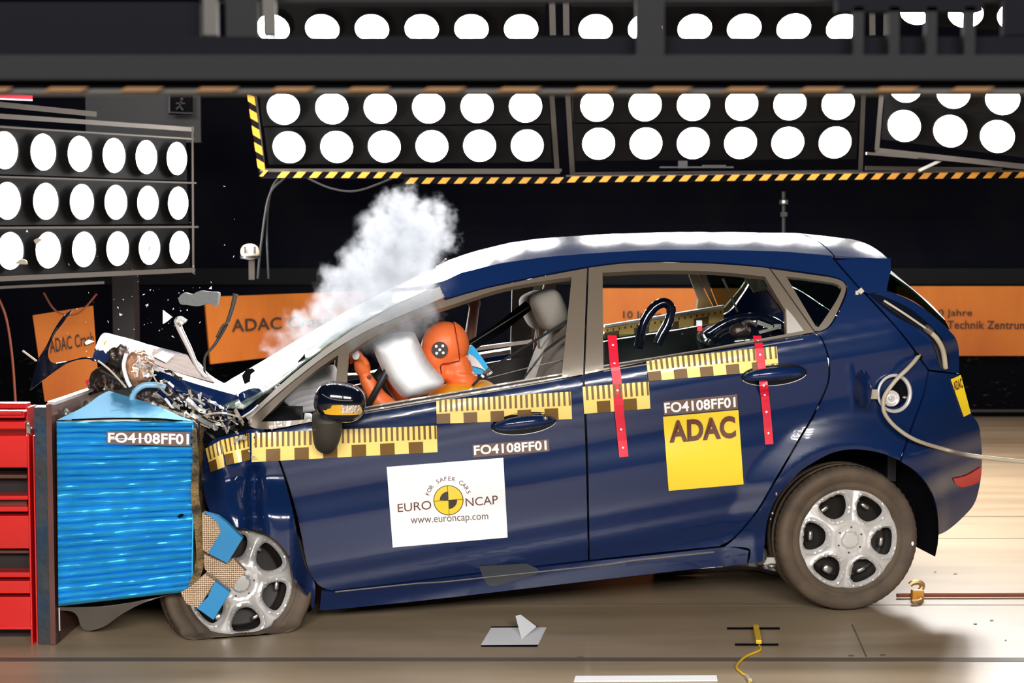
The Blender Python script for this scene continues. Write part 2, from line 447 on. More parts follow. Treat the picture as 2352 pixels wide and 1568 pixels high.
z = W(2240, 640, 13.58).z; slab('trim_7', (-7.9, 7.9, WY - .02, WY, z - .05, z + .09), M['girder'])

# ------------------------------------------------------------------ lamp banks
def bar(px0, py0, px1, py1, w, d0, d1=None, depth=.03):
    a, b = W(px0, py0, d0), W(px1, py1, d1 or d0); dirn = (b - a).normalized()
    up = (CAM - a).normalized().cross(dirn)
    return ribbon([a, b], w, depth, up)
def lamp_geo():
    v1, f1 = lathe([(.0, -.10), (.09, -.10), (1.0, -.02), (1.09, 0), (1.09, .03), (1.0, .03), (1.0, .0)], (0, 0, 0), (0, 0, 1), 32)
    v2, f2 = lathe([(1.0, .0), (.7, .05), (.35, .085), (0.001, .095)], (0, 0, 0), (0, 0, 1), 32)
    out = []
    for nm, v, f, m in (('lamp', v1, f1, M['housing']), ('lens', v2, f2, None)):
        me = bpy.data.meshes.new(nm); me.from_pydata([tuple(x) for x in v], [], f); me.update()
        me.polygons.foreach_set('use_smooth', [True] * len(me.polygons)); out.append(me)
    out[0].materials.append(M['housing']); return out
LAMP, LENS = lamp_geo()
LENSB = LENS; LENSB.materials.append(M['lens_b']); LENSF = LENS.copy(); LENSF.materials.clear(); LENSF.materials.append(M['lens_f'])
def bank(name, label, c, cols, rows, r, front=False, aim=None, margin=.16, skip=(), top=0, vis=True):
    c00, c10, c01, c11 = [Vector(q) for q in c]
    ctr = (c00 + c10 + c01 + c11) / 4; ex = ((c10 - c00) + (c11 - c01)).normalized(); ey = ((c01 - c00) + (c11 - c10)).normalized()
    nn = ex.cross(ey).normalized(); tgt = aim or CAM
    if nn.dot(tgt - ctr) < 0: nn = -nn
    root = thing(name, ctr, label, 'lamp bank')
    P = lambda u, v: (c00 * (1 - u) + c10 * u) * (1 - v) + (c01 * (1 - u) + c11 * u) * v
    sx = (c10 - c00).length / max(1, cols - 1); du = margin / max(1e-6, (c10 - c00).length)
    # housing: one shallow box per row of lamps
    for j in range(rows):
        v = j / max(1, rows - 1); a = P(-du, v); b = P(1 + du, v)
        hgt = (c01 - c00).length / max(1, rows - 1) * .97 if rows > 1 else r * 2.6
        q, f = boxm((a + b) / 2 - nn * .09, ((b - a).length, hgt, .10), Matrix((ex, -ey, nn)).transposed())
        put('housing', q, f, M['housing'], root)
    R3 = Matrix((ex, nn.cross(ex), nn)).transposed().to_4x4()
    for j in range(rows):
        for i in range(cols):
            if (i, j) in skip: continue
            p = P(i / (cols - 1), j / max(1, rows - 1))
            X = Matrix.Translation(p) @ R3 @ Matrix.Diagonal((r, r, r, 1))
            o = bpy.data.objects.new('lamp', LAMP); scn.collection.objects.link(o); WM[o.name] = X
            o.parent = root; o.matrix_parent_inverse = WM[root.name].inverted(); o.matrix_basis = X
            l = bpy.data.objects.new('lens', LENSF if front else LENSB); scn.collection.objects.link(l); l.parent = o
    return root
bk = bank('lamp_bank', 'black two-row lamp bank hanging behind the smoke, hazard-striped edge on one end',
          (W(651, 249, 10.6), W(1207, 244, 10.6), W(664, 338, 10.68), W(1211, 334, 10.68)), 6, 2, .108)
put('frame', *join([bar(598, 391, 1290, 391, .022, 10.7), bar(585, 205, 608, 400, .018, 10.6, 10.8), bar(1266, 200, 1280, 398, .034, 10.6, 10.8), bar(925, 394, 1286, 394, .03, 10.66)]), M['fgrey'], bk)
tp = put('striped_edge', *bar(574, 200, 603, 402, .045, 10.55, 10.72, .01), M['softblack'], bk)
def stripes(a, b, w, n, lift, fill=.5, slant=.9):
    """yellow slanted patches along a band from a to b; w across"""
    a, b = Vector(a), Vector(b); d = (b - a).normalized(); up = (CAM - a).normalized().cross(d).normalized(); nn = d.cross(up); nn = nn if nn.dot(CAM - a) > 0 else -nn
    if up.z < 0: up = -up
    L = (b - a).length; out = []
    for k in range(n):
        s = L * (k + .2) / n; e = s + L / n * fill
        q = [a + d * (s - slant * w / 2) - up * w / 2, a + d * (e - slant * w / 2) - up * w / 2, a + d * (e + slant * w / 2) + up * w / 2, a + d * (s + slant * w / 2) + up * w / 2]
        out.append(([p + nn * lift for p in q] + [p + nn * (lift - .002) for p in q], [[0, 1, 2, 3], [4, 7, 6, 5], [0, 4, 5, 1], [1, 5, 6, 2], [2, 6, 7, 3], [3, 7, 4, 0]]))
    return join(out)
put('stripe', *stripes(W(574, 208, 10.52), W(602, 398, 10.7), .045, 5, .012, .55, .8), M['hyellow'], tp)
bk = bank('lamp_bank', 'black two-row lamp bank hanging over the rear door, next along from the smoke',
          (W(1371, 242, 10.6), W(1925, 238, 10.6), W(1375, 330, 10.68), W(1918, 327, 10.68)), 6, 2, .108)
put('frame', *join([bar(1303, 200, 1315, 402, .034, 10.6, 10.8), bar(1984, 200, 1976, 400, .03, 10.6, 10.8), bar(1310, 398, 1980, 392, .012, 10.8)]), M['fgrey'], bk)
put('junction_box', *join([boxm(W(1568, 378, 10.7), (.06, .05, .05)), boxm(W(1640, 381, 10.7), (.16, .02, .012)), boxm(W(1600, 384, 10.7), (.5, .02, .01))]), M['dgrey'], bk)
bk = bank('lamp_bank', 'black two-row lamp bank tilted above the tailgate, cut by the frame edge',
          (W(2080, 198, 10.4), W(2419, 240, 10.0), W(2077, 289, 10.5), W(2402, 326, 10.1)), 4, 2, .108)
put('frame', *join([bar(2026, 200, 2014, 345, .03, 10.5), bar(2012, 345, 2400, 388, .035, 10.6, 10.2), bar(1990, 352, 2310, 378, .018, 10.5), bar(1988, 386, 2300, 390, .03, 10.9)]), M['fgrey'], bk)
put('bracket', *bar(2110, 392, 2165, 366, .02, 10.5), M['steel'], bk)
bk = bank('lamp_bank', 'black one-row lamp bank showing above the girder, over the smoke',
          (W(626, 66, 11.0), W(1197, 66, 11.0), W(626, 150, 11.2), W(1197, 150, 11.2)), 6, 1, .116)
puts('upright', [bar(1268, 0, 1270, 82, .042, 10.9), bar(1300, 0, 1301, 82, .042, 10.9)], M['fgrey'], bk)
bk = bank('lamp_bank', 'black one-row lamp bank showing above the girder, over the rear door',
          (W(1368, 66, 11.0), W(1937, 64, 11.0), W(1368, 150, 11.2), W(1937, 150, 11.2)), 6, 1, .116)
puts('upright', [bar(2003, 0, 2004, 82, .04, 10.9), bar(2040, 0, 2039, 82, .06, 10.9)], M['fgrey'], bk)
bk = bank('lamp_bank', 'black one-row lamp bank at the top corner over the tailgate, half hidden by girder posts',
          (W(2106, 24, 11.0), W(2332, 38, 10.8), W(2106, 110, 11.2), W(2332, 120, 11.0)), 3, 1, .116)
puts('upright', [bar(2140, 0, 2138, 82, .04, 10.7)], M['fgrey'], bk)
bk = bank('lamp_bank', 'tall three-row lamp bank angled behind the red barrier frame',
          (W(10, 345, 9.0), W(406, 364, 10.45), W(23, 576, 9.05), W(412, 568, 10.5)), 6, 3, .106)
bar9 = lambda a, b, c, d, w: bar(a, b, c, d, w, 8.9, 10.4)
put('frame', *join([bar9(-20, 265, 441, 297, .028), bar9(-20, 290, 441, 319, .01), bar(442, 290, 444, 628, .012, 10.1), bar9(-20, 405, 447, 420, .01),
                    bar9(-20, 523, 452, 521, .012), bar9(-20, 641, 444, 620, .03), bar(-20, 661, 236, 649, .016, 8.9, 9.5)]), M['fgrey'], bk)
# banks that light the hall from the camera's side and from above (out of the frame, mirrored in the paint)
bank('lamp_bank', 'four-row lamp bank high behind the camera side of the hall, over the barrier end',
     ((-3.6, -8.6, 4.3), (-.5, -9.2, 4.3), (-3.6, -8.9, 3.1), (-.5, -9.5, 3.1)), 8, 4, .13, front=True, aim=Vector((0, 0, 1)))
bank('lamp_bank', 'four-row lamp bank high behind the camera side of the hall, over the tail end',
     ((.5, -9.2, 4.3), (3.6, -8.6, 4.3), (.5, -9.5, 3.1), (3.6, -8.9, 3.1)), 8, 4, .13, front=True, aim=Vector((0, 0, 1)))
bank('lamp_bank', 'two-row overhead lamp bank above the far side of the car roof',
     ((-2.6, 3.2, 5.0), (2.8, 3.2, 5.0), (-2.6, 2.7, 5.2), (2.8, 2.7, 5.2)), 12, 2, .13, front=False, aim=Vector((0, 0, 0)))

# ------------------------------------------------------------------ gantry with hazard stripes below the banks
gt = thing('gantry_beam', W(1600, 410, 10.75), 'long black gantry beam with yellow hazard stripes under the lamp banks', 'beam')
put('beam', *join([bar(600, 401, 932, 402, .05, 10.75), bar(930, 413, 1310, 413, .05, 10.75), bar(1300, 412, 2400, 401, .05, 10.75), bar(930, 394, 938, 424, .05, 10.74)]), M['softblack'], gt)
put('stripe', *join([stripes(W(636, 401, 10.7), W(930, 402, 10.7), .04, 8, 0.03), stripes(W(930, 415, 10.7), W(1300, 414, 10.7), .04, 10, .03),
                     stripes(W(1300, 412, 10.7), W(2400, 401, 10.7), .04, 30, .03), stripes(W(600, 398, 10.7), W(616, 398, 10.7), .04, 1, .03)]), M['hyellow'], gt)
put('edge_rail', *join([bar(636, 391, 930, 391, .012, 10.72), bar(1300, 404, 2400, 392, .012, 10.72)]), M['fgrey'], gt)
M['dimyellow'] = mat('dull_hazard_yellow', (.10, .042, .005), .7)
# blurred girder close to the camera
gd = thing('girder', W(1176, 146, 2.4), 'dark steel girder across the top, close to the camera and out of focus', 'girder')
def gbox(px0, px1, py0, py1, d, dep, m, nm):
    a, b = W(px0, py0, d), W(px1, py1, d)
    return put(nm, *box2(a.x, b.x, a.y, a.y + dep, a.z, b.z), m, gd)
gbox(-4500, 6800, 84, 128, 2.45, .02, M['softblack'], 'flange')
gbox(-4500, 6800, 126, 182, 2.40, .03, M['girder'], 'web')
gbox(-4500, 6800, 180, 207, 2.43, .03, M['softblack'], 'flange')
lp_ = gbox(-4500, 6800, 205, 212, 2.36, .06, M['postgrey'], 'lip')
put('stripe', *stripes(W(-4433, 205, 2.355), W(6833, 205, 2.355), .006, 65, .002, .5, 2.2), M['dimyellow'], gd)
gbox(1462, 1526, -40, 128, 2.42, .03, M['girder'], 'post')
gbox(466, 498, -40, 80, 2.46, .02, M['postgrey'], 'post'); gbox(518, 592, -40, 84, 2.46, .02, M['girder'], 'post'); gbox(602, 632, -40, 80, 2.46, .02, M['postgrey'], 'post')
for q in (1972, 2054, 2140, 2228): gbox(q - 11, q + 11, 15, 128, 2.42, .02, M['girder'], 'post')
gbox(-400, 460, -60, 90, 2.5, .02, M['softblack'], 'cover_plate')
gbox(1925, 2260, -60, 26, 2.42, .03, M['softblack'], 'cover_plate'); gbox(2308, 2400, -40, 80, 2.46, .02, M['softblack'], 'cover_plate')
gbox(-4500, 6800, -60, 4, 2.5, .02, M['girder'], 'upper_rail')

# ------------------------------------------------------------------ wall furniture
def banner(Q, d, label, texts, thick=.02):
    f = lambda x, y, l: W(x, y, d(x) - l)
    o = quad_sheet('banner', Q, M['orange'], None, f, 0, 4, 3, .02); tag(o, label, 'banner', 'orange banners')
    for t, q in texts: text_on('lettering', t, q, M['bink'], o, f, .012, .015)
    return o
banner([(470, 682), (838, 668), (838, 795), (484, 836)], lambda x: 12.3 + (x - 470) / 370 * .9,
       'orange banner angled beside the smoke, lettered in black along its middle', [('ADAC Crash', [(532, 733), (760, 723), (760, 750), (533, 762)])])
banner([(75, 724), (212, 702), (226, 905), (103, 922)], lambda x: 10.6, 'small orange banner hanging askew behind the red barrier frame',
       [('ADAC Crash', [(112, 778), (214, 762), (216, 790), (115, 812)])])
f = lambda x: 13.5
banner([(1372, 662), (1700, 662), (1700, 790), (1372, 790)], f, 'orange banner seen through the rear door window', [('10 Jahre', [(1431, 714), (1520, 714), (1520, 736), (1431, 736)])])
banner([(2060, 657), (2480, 657), (2480, 817), (2060, 817)], f, 'orange banner on the wall behind the tailgate, two lines of small lettering',
       [('10 Jahre', [(2146, 710), (2233, 710), (2233, 730), (2146, 730)]), ('Technik Zentrum', [(2176, 736), (2360, 737), (2360, 756), (2176, 755)])])
o = thing('exit_sign', W(415, 238, 11.5), 'dim framed sign on the dark panel above the three-row lamp bank', 'sign')
put('panel', *boxm(W(415, 238, 11.5), (.17, .03, .16)), M['softblack'], o); put('frame', *join([bar(390, 258, 445, 260, .01, 11.45), bar(389, 214, 389, 260, .01, 11.45)]), M['dgrey'], o)
vv = W(414, 240, 11.45)
put('running_figure', *join([ell(vv + Vector((.01, 0, .04)), (.012, .004, .012)), ribbon([vv + Vector((.01, 0, .025)), vv + Vector((-.005, 0, -.01)), vv + Vector((.02, 0, -.04))], .012, .004, Vector((1, 0, 0))),
    ribbon([vv + Vector((-.005, 0, -.01)), vv + Vector((-.03, 0, -.035))], .01, .004, Vector((1, 0, 0))), ribbon([vv + Vector((-.03, 0, .01)), vv + Vector((.035, 0, .008))], .01, .004, Vector((0, 0, 1)))]), M['dgrey'], o)
o = put('wall_panel', *boxm(W(330, 262, 11.7), (.85, .04, .42)), M['dgrey']); tag(o, 'dark grey metal panel above the three-row lamp bank', 'panel')
o = thing('ceiling_rail', W(60, 240, 8.8), 'grey rail end with a red stripe above the three-row lamp bank', 'rail')
put('rail', *bar(-20, 238, 218, 262, .03, 8.6, 9.2), M['fgrey'], o); put('red_strip', *bar(-20, 217, 71, 224, .028, 8.6, 8.8), M['redtape'], o); put('white_edge', *bar(-20, 226, 71, 230, .008, 8.58, 8.78), M['white'], o)
tag(put('cable', *tube([W(652, 410, 10.9), W(618, 450, 10.9), W(600, 560, 10.9), W(592, 640, 10.9)], .008, 6, 8), M['dgrey']), 'dark cable dropping from the hazard-striped corner, nearer the round device', 'cable')
tag(put('cable', *tube([W(640, 408, 10.92), W(622, 440, 10.92), W(613, 520, 10.92), W(617, 640, 10.92)], .007, 6, 8), M['dgrey']), 'second dark cable hanging just beside the first one under the striped corner', 'cable')
tag(put('cable', *tube([W(705, 408, 10.9), W(760, 432, 10.9), W(820, 438, 10.9), W(900, 410, 10.9)], .007, 6, 8), M['dgrey']), 'dark cable sagging in a loop under the hazard stripes over the smoke', 'cable')
tag(put('cable', *tube([W(-10, 670, 9.5), W(14, 730, 9.5), W(28, 820, 9.5), W(36, 930, 9.5)], .007, 6, 8), mat('red_cable', (.25, .06, .03), .5)), 'thin red brown cable hanging down to the red barrier frame', 'cable')
tag(put('cable', *tube([W(100, 672, 10.1), W(130, 715, 10.1), W(178, 720, 10.1), W(222, 675, 10.1)], .006, 6, 8), bpy.data.materials['red_cable']), 'thin red brown cable looping over the small askew banner', 'cable')
dv = thing('strobe_device', W(577, 640, 10.8), 'small round pale device on a grey post below the hazard-striped corner', 'device')
put('post', *bar(578, 598, 578, 642, .04, 10.8), M['fgrey'], dv); put('dome', *ell(W(574, 578, 10.75), (.062, .06, .055), e=.9), mat('pale_dome', (.6, .5, .38), .4), dv)
put('collar', *lathe([(.05, -.01), (.066, -.01), (.066, .01), (.05, .01)], W(574, 590, 10.75), (0, 0, 1), 24), M['black'], dv)
put('clip', *join([boxm(W(563, 574, 10.68), (.015, .01, .05)), boxm(W(585, 574, 10.68), (.015, .01, .05))]), M['dgrey'], dv)
dv = thing('wall_camera', W(1800, 520, 11), 'tiny dim camera on a rod above the car roof by the rear pillar', 'camera')
put('rod', *tube([W(1800, 535, 11), W(1800, 440, 11)], .012, 8), M['dgrey'], dv); put('body', *join([boxm(W(1800, 464, 10.95), (.05, .06, .03)), boxm(W(1800, 492, 10.95), (.04, .05, .03))]), M['dgrey'], dv)
put('lens', *ell(W(1800, 464, 10.9), (.012, .012, .012)), M['silver'], dv)
tag(put('column', *boxm(W(290, 730, 11.5) + Vector((0, 0, -.3)), (.16, .15, 1.6)), M['dgrey']), 'dim grey column behind the crumpled bonnet', 'column')

# ------------------------------------------------------------------ things on the floor
def gsheet(name, Q, m, label, cat, th=.0015, z=.001):
    V = [G(*q, z) for q in Q] + [G(*q, z) + Vector((0, 0, th)) for q in Q]
    return put(name, V, [[3, 2, 1, 0], [4, 5, 6, 7], [0, 1, 5, 4], [1, 2, 6, 5], [2, 3, 7, 6], [3, 0, 4, 7]], m)
ps = thing('folded_paper', G(1180, 1468), 'white paper sheet with a corner folded up on the floor below the front door', 'paper')
q = gsheet('sheet', [(1128, 1442), (1255, 1441), (1236, 1481), (1104, 1482)], M['paper'], 0, 0); q.parent = ps; q.matrix_parent_inverse = WM[ps.name].inverted()
A, B_, C_, D_ = G(1198, 1468, .003), G(1184, 1440, .003) + Vector((0, 0, .045)), G(1196, 1440, .003) + Vector((0, 0, .05)), G(1232, 1450, .004) + Vector((0, 0, .02))
put('folded_corner', [A, B_, C_, D_], [[0, 2, 1], [0, 3, 2]], M['paper'], ps, thick=.001)
for qq, nm in (([(1104, 1482), (1236, 1481), (1234, 1485), (1106, 1485)], 'near'), ([(1128, 1439), (1235, 1438), (1235, 1441), (1128, 1441)], 'far')):
    tag(gsheet('tape_strip', qq, M['softblack'], 0, 0), 'black tape strip along the %s edge of the white paper' % nm, 'tape', 'black tape on the floor')
for qq, nm in (([(1670, 1441), (1791, 1441), (1791, 1445), (1670, 1445)], 'longer black tape strip crossing the yellow sensor at its far end'), ([(1688, 1478), (1788, 1478), (1788, 1482), (1688, 1482)], 'shorter black tape strip crossing the yellow sensor where its cable starts')):
    tag(gsheet('tape_strip', qq, M['softblack'], 0, 0, z=.002), nm, 'tape', 'black tape on the floor')
sn = thing('floor_sensor', G(1740, 1462), 'yellow stick sensor on the floor with a thin curling yellow cable', 'sensor')
put('body', *join([boxm(tuple((G(1736, 1444) + G(1743, 1480)) / 2 + Vector((0, 0, .010))), (.022, (G(1743, 1480) - G(1736, 1444)).length, .016), Matrix.Rotation(math.atan2(-(G(1743, 1480) - G(1736, 1444)).x, (G(1736, 1444) - G(1743, 1480)).y * -1) , 3, 'Z'))]), M['cable'], sn, bevel=.003)
put('cable', *tube([G(1744, 1482, .006), G(1746, 1492, .006), G(1712, 1508, .006), G(1692, 1530, .006), G(1705, 1546, .006), G(1719, 1555, .006), G(1722, 1580, .006)], .0045, 6, 8), M['cable'], sn)
put('plug', *tube([G(1715, 1552, .008), G(1723, 1562, .008)], .008, 8), M['beige'], sn)
tag(gsheet('floor_plate', [(1322, 1554), (1646, 1553), (1648, 1564), (1318, 1566)], M['paper'], 0, 0, .004), 'pale plate strip lying on the floor at the bottom edge of the picture', 'plate')
k = 0
for x, y, w in ((1333, 1509, 14), (1955, 1505, 13), (2028, 1504, 12), (2148, 1312, 5), (2194, 1317, 8), (2240, 1432, 8), (2278, 1424, 8), (2310, 1470, 4)):
    o = gsheet('floor_slot', [(x - w / 2, y - 1), (x + w / 2, y - 1), (x + w / 2, y + 1.5), (x - w / 2, y + 1.5)], M['seam'], 0, 0, .0012)
    tag(o, 'tiny dark slot let into the floor plates around the rear wheel', 'slot', 'small slots in the floor')
rp = thing('rope_line', G(2250, 1366), 'red brown rope running along the bright floor to an orange hook behind the rear wheel', 'rope')
put('rope', *tube([G(2060, 1367, .012), G(2130, 1366, .012), G(2240, 1366, .012), G(2420, 1365, .012)], .009, 8, 4), M['rust'], rp)
hk = thing('tow_hook', G(2106, 1370), 'orange and brass hook clamped on the rope behind the rear wheel', 'hook')
put('clamp', *boxm(G(2107, 1366, .02), (.05, .04, .045)), M['hyellow'], hk, bevel=.006)
put('hook', *tube([W(2110, 1360, 6.68), W(2119, 1345, 6.68), W(2110, 1337, 6.68), W(2097, 1338, 6.68), W(2090, 1343, 6.68)], .012, 8, 6), mat('brass', (.6, .38, .15), .4, .6), hk)
put('tongue', *tube([G(2116, 1372, .012), G(2112, 1380, .012), G(2094, 1382, .012)], .009, 8, 5), bpy.data.materials['brass'], hk)
# ================================================================== the car
M['patch'] = mat('matt_patch', (.05, .058, .07), .6)
car = thing('crashed_car', O, 'dark blue five-door hatchback, its nose crumpled against the blue honeycomb barrier', 'car', rz=TH)
BOTH = []
def P(name, out, m, **kw):
    both = kw.pop('both', True)
    o = panel(name, out, M[m], car, **kw)
    if both: BOTH.append(o)
    return o
# window frames -------------------------------------------------------
FH1 = curve([(801, 812, 1), (846, 780), (904, 752), (968, 722), (1032, 702), (1145, 665), (1249, 645), (1313, 636, 1), (1291, 857, 1), (1145, 881), (1001, 906), (904, 922), (838, 934, 1), (797, 934, 1), (797, 877)])
FH2 = curve([(600, 968, 1), (630, 937), (668, 900), (720, 855), (777, 815, 1), (771, 880), (763, 951, 1), (690, 964)])
FT = [(573, 962), (594, 944), (629, 914), (665, 883), (698, 857), (733, 829), (767, 806), (800, 784), (840, 763), (873, 747), (904, 734), (973, 705), (1035, 685), (1107, 664), (1180, 648), (1262, 631)]
frame1 = P('front_window_frame', curve([(567, 974, 1)] + FT + [(1349, 615, 1), (1340, 860, 1), (1145, 895), (1001, 919), (846, 945), (725, 967), (629, 985), (585, 984)]), 'frame', holes=[FH1, FH2], gap=.8, step=12, thick=.03)
RH = curve([(1384, 626, 1), (1507, 621), (1644, 624), (1757, 635, 1), (1803, 712, 1), (1806, 767, 1), (1700, 786), (1600, 804), (1386, 838, 1)])
P('rear_window_frame', curve([(1352, 614, 1), (1438, 604), (1541, 602), (1644, 605), (1748, 613), (1768, 617, 1), (1867, 757, 1), (1871, 763, 1), (1727, 789), (1541, 820), (1343, 860, 1)]), 'frame', holes=[RH], gap=.8, step=12, thick=.03)
QH = curve([(1806, 635, 1), (1851, 640), (1915, 650), (1932, 660), (1930, 672), (1915, 700), (1880, 751), (1873, 748, 1)])
P('quarter_window_frame', curve([(1770, 617, 1), (1851, 628), (1916, 638), (1940, 650), (1942, 672), (1920, 724), (1903, 750), (1885, 760), (1871, 760, 1)]), 'frame', holes=[QH], gap=.8, step=12)
P('quarter_glass', [Vector(p) for p in QH], 'dglass', lift=-.012, thick=0)
o = P('rear_frame_corner_panel', curve([(1806, 708, 1), (1822, 726), (1846, 759, 1), (1808, 766, 1)]), 'pillar', both=False, lift=.001, thick=.003)
plabel(o, 'pale triangular panel')
# sealing strip along the window line
for q0, q1, yy in (((838, 934), (1291, 857), 5), ((1387, 838), (1845, 764), 5)):
    n = 8; pts = [S(q0[0] + (q1[0] - q0[0]) * k / n, q0[1] + (q1[1] - q0[1]) * k / n + yy, .004) for k in range(n + 1)]
    plabel(put('window_seal', *ribbon(pts, .006, .006, Vector((0, 0, 1))), M['black'], car, smooth=False), 'black rubber strip')
    pts = [p - Vector((0, 0, .016)) for p in pts]
    put('bright_strip', *ribbon(pts, .004, .005, Vector((0, 0, 1))), M['grey'], car)
# rear door glass, half wound down
GQ = curve([(1390, 770, 1), (1450, 767), (1600, 767), (1735, 771, 1), (1760, 778, 1), (1600, 806, 1), (1388, 842, 1)])
P('rear_door_glass', GQ, 'glass', lift=-.02, thick=.003, both=False)
# A pillar ------------------------------------------------------------
P('pillar_trim', curve([(560, 952, 1), (592, 930), (640, 886), (700, 836), (800, 763), (904, 705), (975, 672), (1010, 657, 1), (1022, 682, 1), (973, 703), (904, 732), (840, 761), (767, 804), (698, 855), (629, 912), (570, 966, 1)]), 'pillar', gap=.6, thick=.03)
# painted body --------------------------------------------------------
NE = [(1008, 650), (1060, 626), (1150, 604), (1250, 590), (1360, 581), (1500, 573), (1650, 573), (1800, 577), (1918, 587), (2000, 592), (2046, 598)]
ARCH = [(2067, 1059), (2034, 1044), (2002, 1036), (1956, 1032), (1910, 1041), (1864, 1065), (1838, 1083), (1815, 1107), (1782, 1147), (1763, 1196), (1757, 1245)]
P('side_body', curve([(1008, 652, 1)] + [(x, y + 1) for x, y in NE[1:8]] + [(1910, 588, 1), (1918, 600), (1973, 662), (1991, 680), (2032, 724), (2061, 756), (2088, 790, 1), (2131, 850, 1), (2120, 905), (2092, 983), (2067, 1058, 1)] + ARCH[1:] +
  [(1752, 1290, 1), (1718, 1294, 1), (1722, 1262), (1690, 1256), (1662, 1257, 1), (1683, 1240), (1713, 1209), (1745, 1168), (1772, 1122), (1806, 1064), (1840, 1005), (1871, 953), (1902, 883), (1906, 840), (1902, 813), (1888, 777), (1874, 764, 1), (1888, 761), (1906, 750), (1922, 726), (1944, 676), (1943, 652), (1918, 636), (1851, 625), (1748, 611), (1644, 602), (1541, 599), (1438, 601), (1350, 612), (1262, 628), (1180, 645), (1107, 662), (1040, 681), (1018, 684, 1)]), 'paint', step=11, gap=.6)
DB = [(760, 1355), (900, 1339), (1100, 1314), (1350, 1286)]
DL = [(1352, 1285), (1346, 1050), (1338, 863)]
P('front_door', curve([(1338, 864, 1), (1145, 897), (1001, 921), (846, 947), (725, 969), (640, 986), (612, 990, 1), (648, 1070), (676, 1160), (692, 1230), (706, 1300), (730, 1342), (762, 1356, 1), (900, 1340), (1100, 1315), (1351, 1286, 1), (1346, 1050)]), 'paint', step=11, gap=.6)
P('rear_door', curve([(1342, 862, 1), (1541, 823), (1727, 792), (1871, 766, 1), (1886, 779), (1899, 813), (1903, 840), (1899, 882), (1868, 951), (1837, 1003), (1803, 1062), (1769, 1120), (1742, 1166), (1711, 1206), (1681, 1238), (1652, 1254, 1), (1500, 1270), (1354, 1286, 1), (1350, 1050)]), 'paint', step=11, gap=.6)
P('sill', curve([(764, 1359, 1), (900, 1343), (1100, 1318), (1354, 1289), (1500, 1274), (1652, 1257), (1690, 1257, 1), (1720, 1264, 1), (1716, 1296, 1), (1640, 1302), (1340, 1336), (1000, 1376), (760, 1400), (734, 1398, 1), (738, 1356, 1)]), 'paint', gap=.6)
pts = [S(770 + 870 * k / 14, 1359 - 91 * k / 14 + (3 if 3 < k < 11 else 0), .004) for k in range(15)]
put('sill_highlight', *tube(pts, .0035, 6), M['steel'], car)  # bright line modelled in steel for the highlight along the sill
smst = lambda t: 0 if t < 0 else 1 if t > 1 else t * t * (3 - 2 * t)
P('front_fender', curve([(474, 1030), (500, 1002), (540, 992), (575, 986), (606, 986, 1), (640, 1060), (668, 1155), (686, 1240), (702, 1300), (724, 1344), (720, 1400, 1), (702, 1364), (683, 1336), (677, 1312), (662, 1274), (634, 1241), (594, 1219), (545, 1211), (490, 1195, 1), (470, 1140), (466, 1080)]), 'paint', step=9, both=False,
  mapf=lambda x, y, l: S(x, y, l + .11 * smst((y - 1090) / 100) * smst((716 - x) / 50) - .055 * math.exp(-((x - 584) / 15) ** 2) * smst((y - 1058) / 30)))
P('rear_bumper', curve([(2134, 852, 1), (2180, 857), (2204, 861, 1), (2214, 895), (2231, 947), (2248, 975), (2254, 1015), (2256, 1060), (2252, 1107), (2240, 1153), (2216, 1184), (2177, 1218), (2148, 1231, 1), (2153, 1212), (2152, 1171), (2139, 1129), (2109, 1088), (2070, 1061, 1), (2095, 985), (2123, 907)]), 'paint', step=10, gap=.6)
P('tailgate_side', curve([(1993, 677, 1), (2038, 669), (2096, 691), (2149, 728), (2180, 757), (2201, 790), (2204, 859, 1), (2180, 855), (2133, 849, 1), (2090, 788), (2062, 754), (2034, 722)]), 'paint', step=10, gap=.8)
P('spoiler_side', curve([(1920, 597, 1), (1975, 593), (2046, 592, 1), (2047, 620), (2039, 655), (2038, 669, 1), (1993, 675, 1), (1974, 660)]), 'paint', step=10, gap=.8)
o = P('tail_lamp_recess', curve([(1990, 672, 1), (2032, 681), (2091, 709), (2137, 747), (2167, 782), (2178, 820), (2179, 850, 1), (2161, 846, 1), (2149, 806), (2132, 771), (2105, 752), (2061, 729), (2017, 696)]), 'gloss', lift=.003, thick=.004)
plabel(o, 'dark empty tail lamp recess')
put('rear_lamp_hose', *join([tube([S(2030, 690, .012), S(2080, 722, .016), S(2131, 757, .016)], .005, 8, 5), tube([S(2131, 757, .016), S(2152, 778, .016), S(2166, 806, .014), S(2172, 846, .01)], .011, 8, 5)]), M['beige'], car, smooth=True)
put('hose_joint', *tube([S(2126, 752, .018), S(2138, 762, .018)], .015, 10), M['steel'], car)
o = P('rear_reflector', curve([(2190, 1099, 1), (2220, 1092), (2253, 1073, 1), (2253, 1090), (2247, 1107), (2228, 1115), (2207, 1118), (2194, 1110)]), 'redlens', lift=.006, thick=.006)
panel('inner_shell', curve([(1905, 606, 1), (2040, 606, 1), (2036, 664), (2095, 700), (2150, 738), (2190, 790), (2196, 852, 1), (2185, 900), (2080, 1040, 1), (2040, 1020), (2085, 900), (2060, 800), (1990, 710)], 3), M['softblack'], car, lift=-.035, thick=.004, step=20)
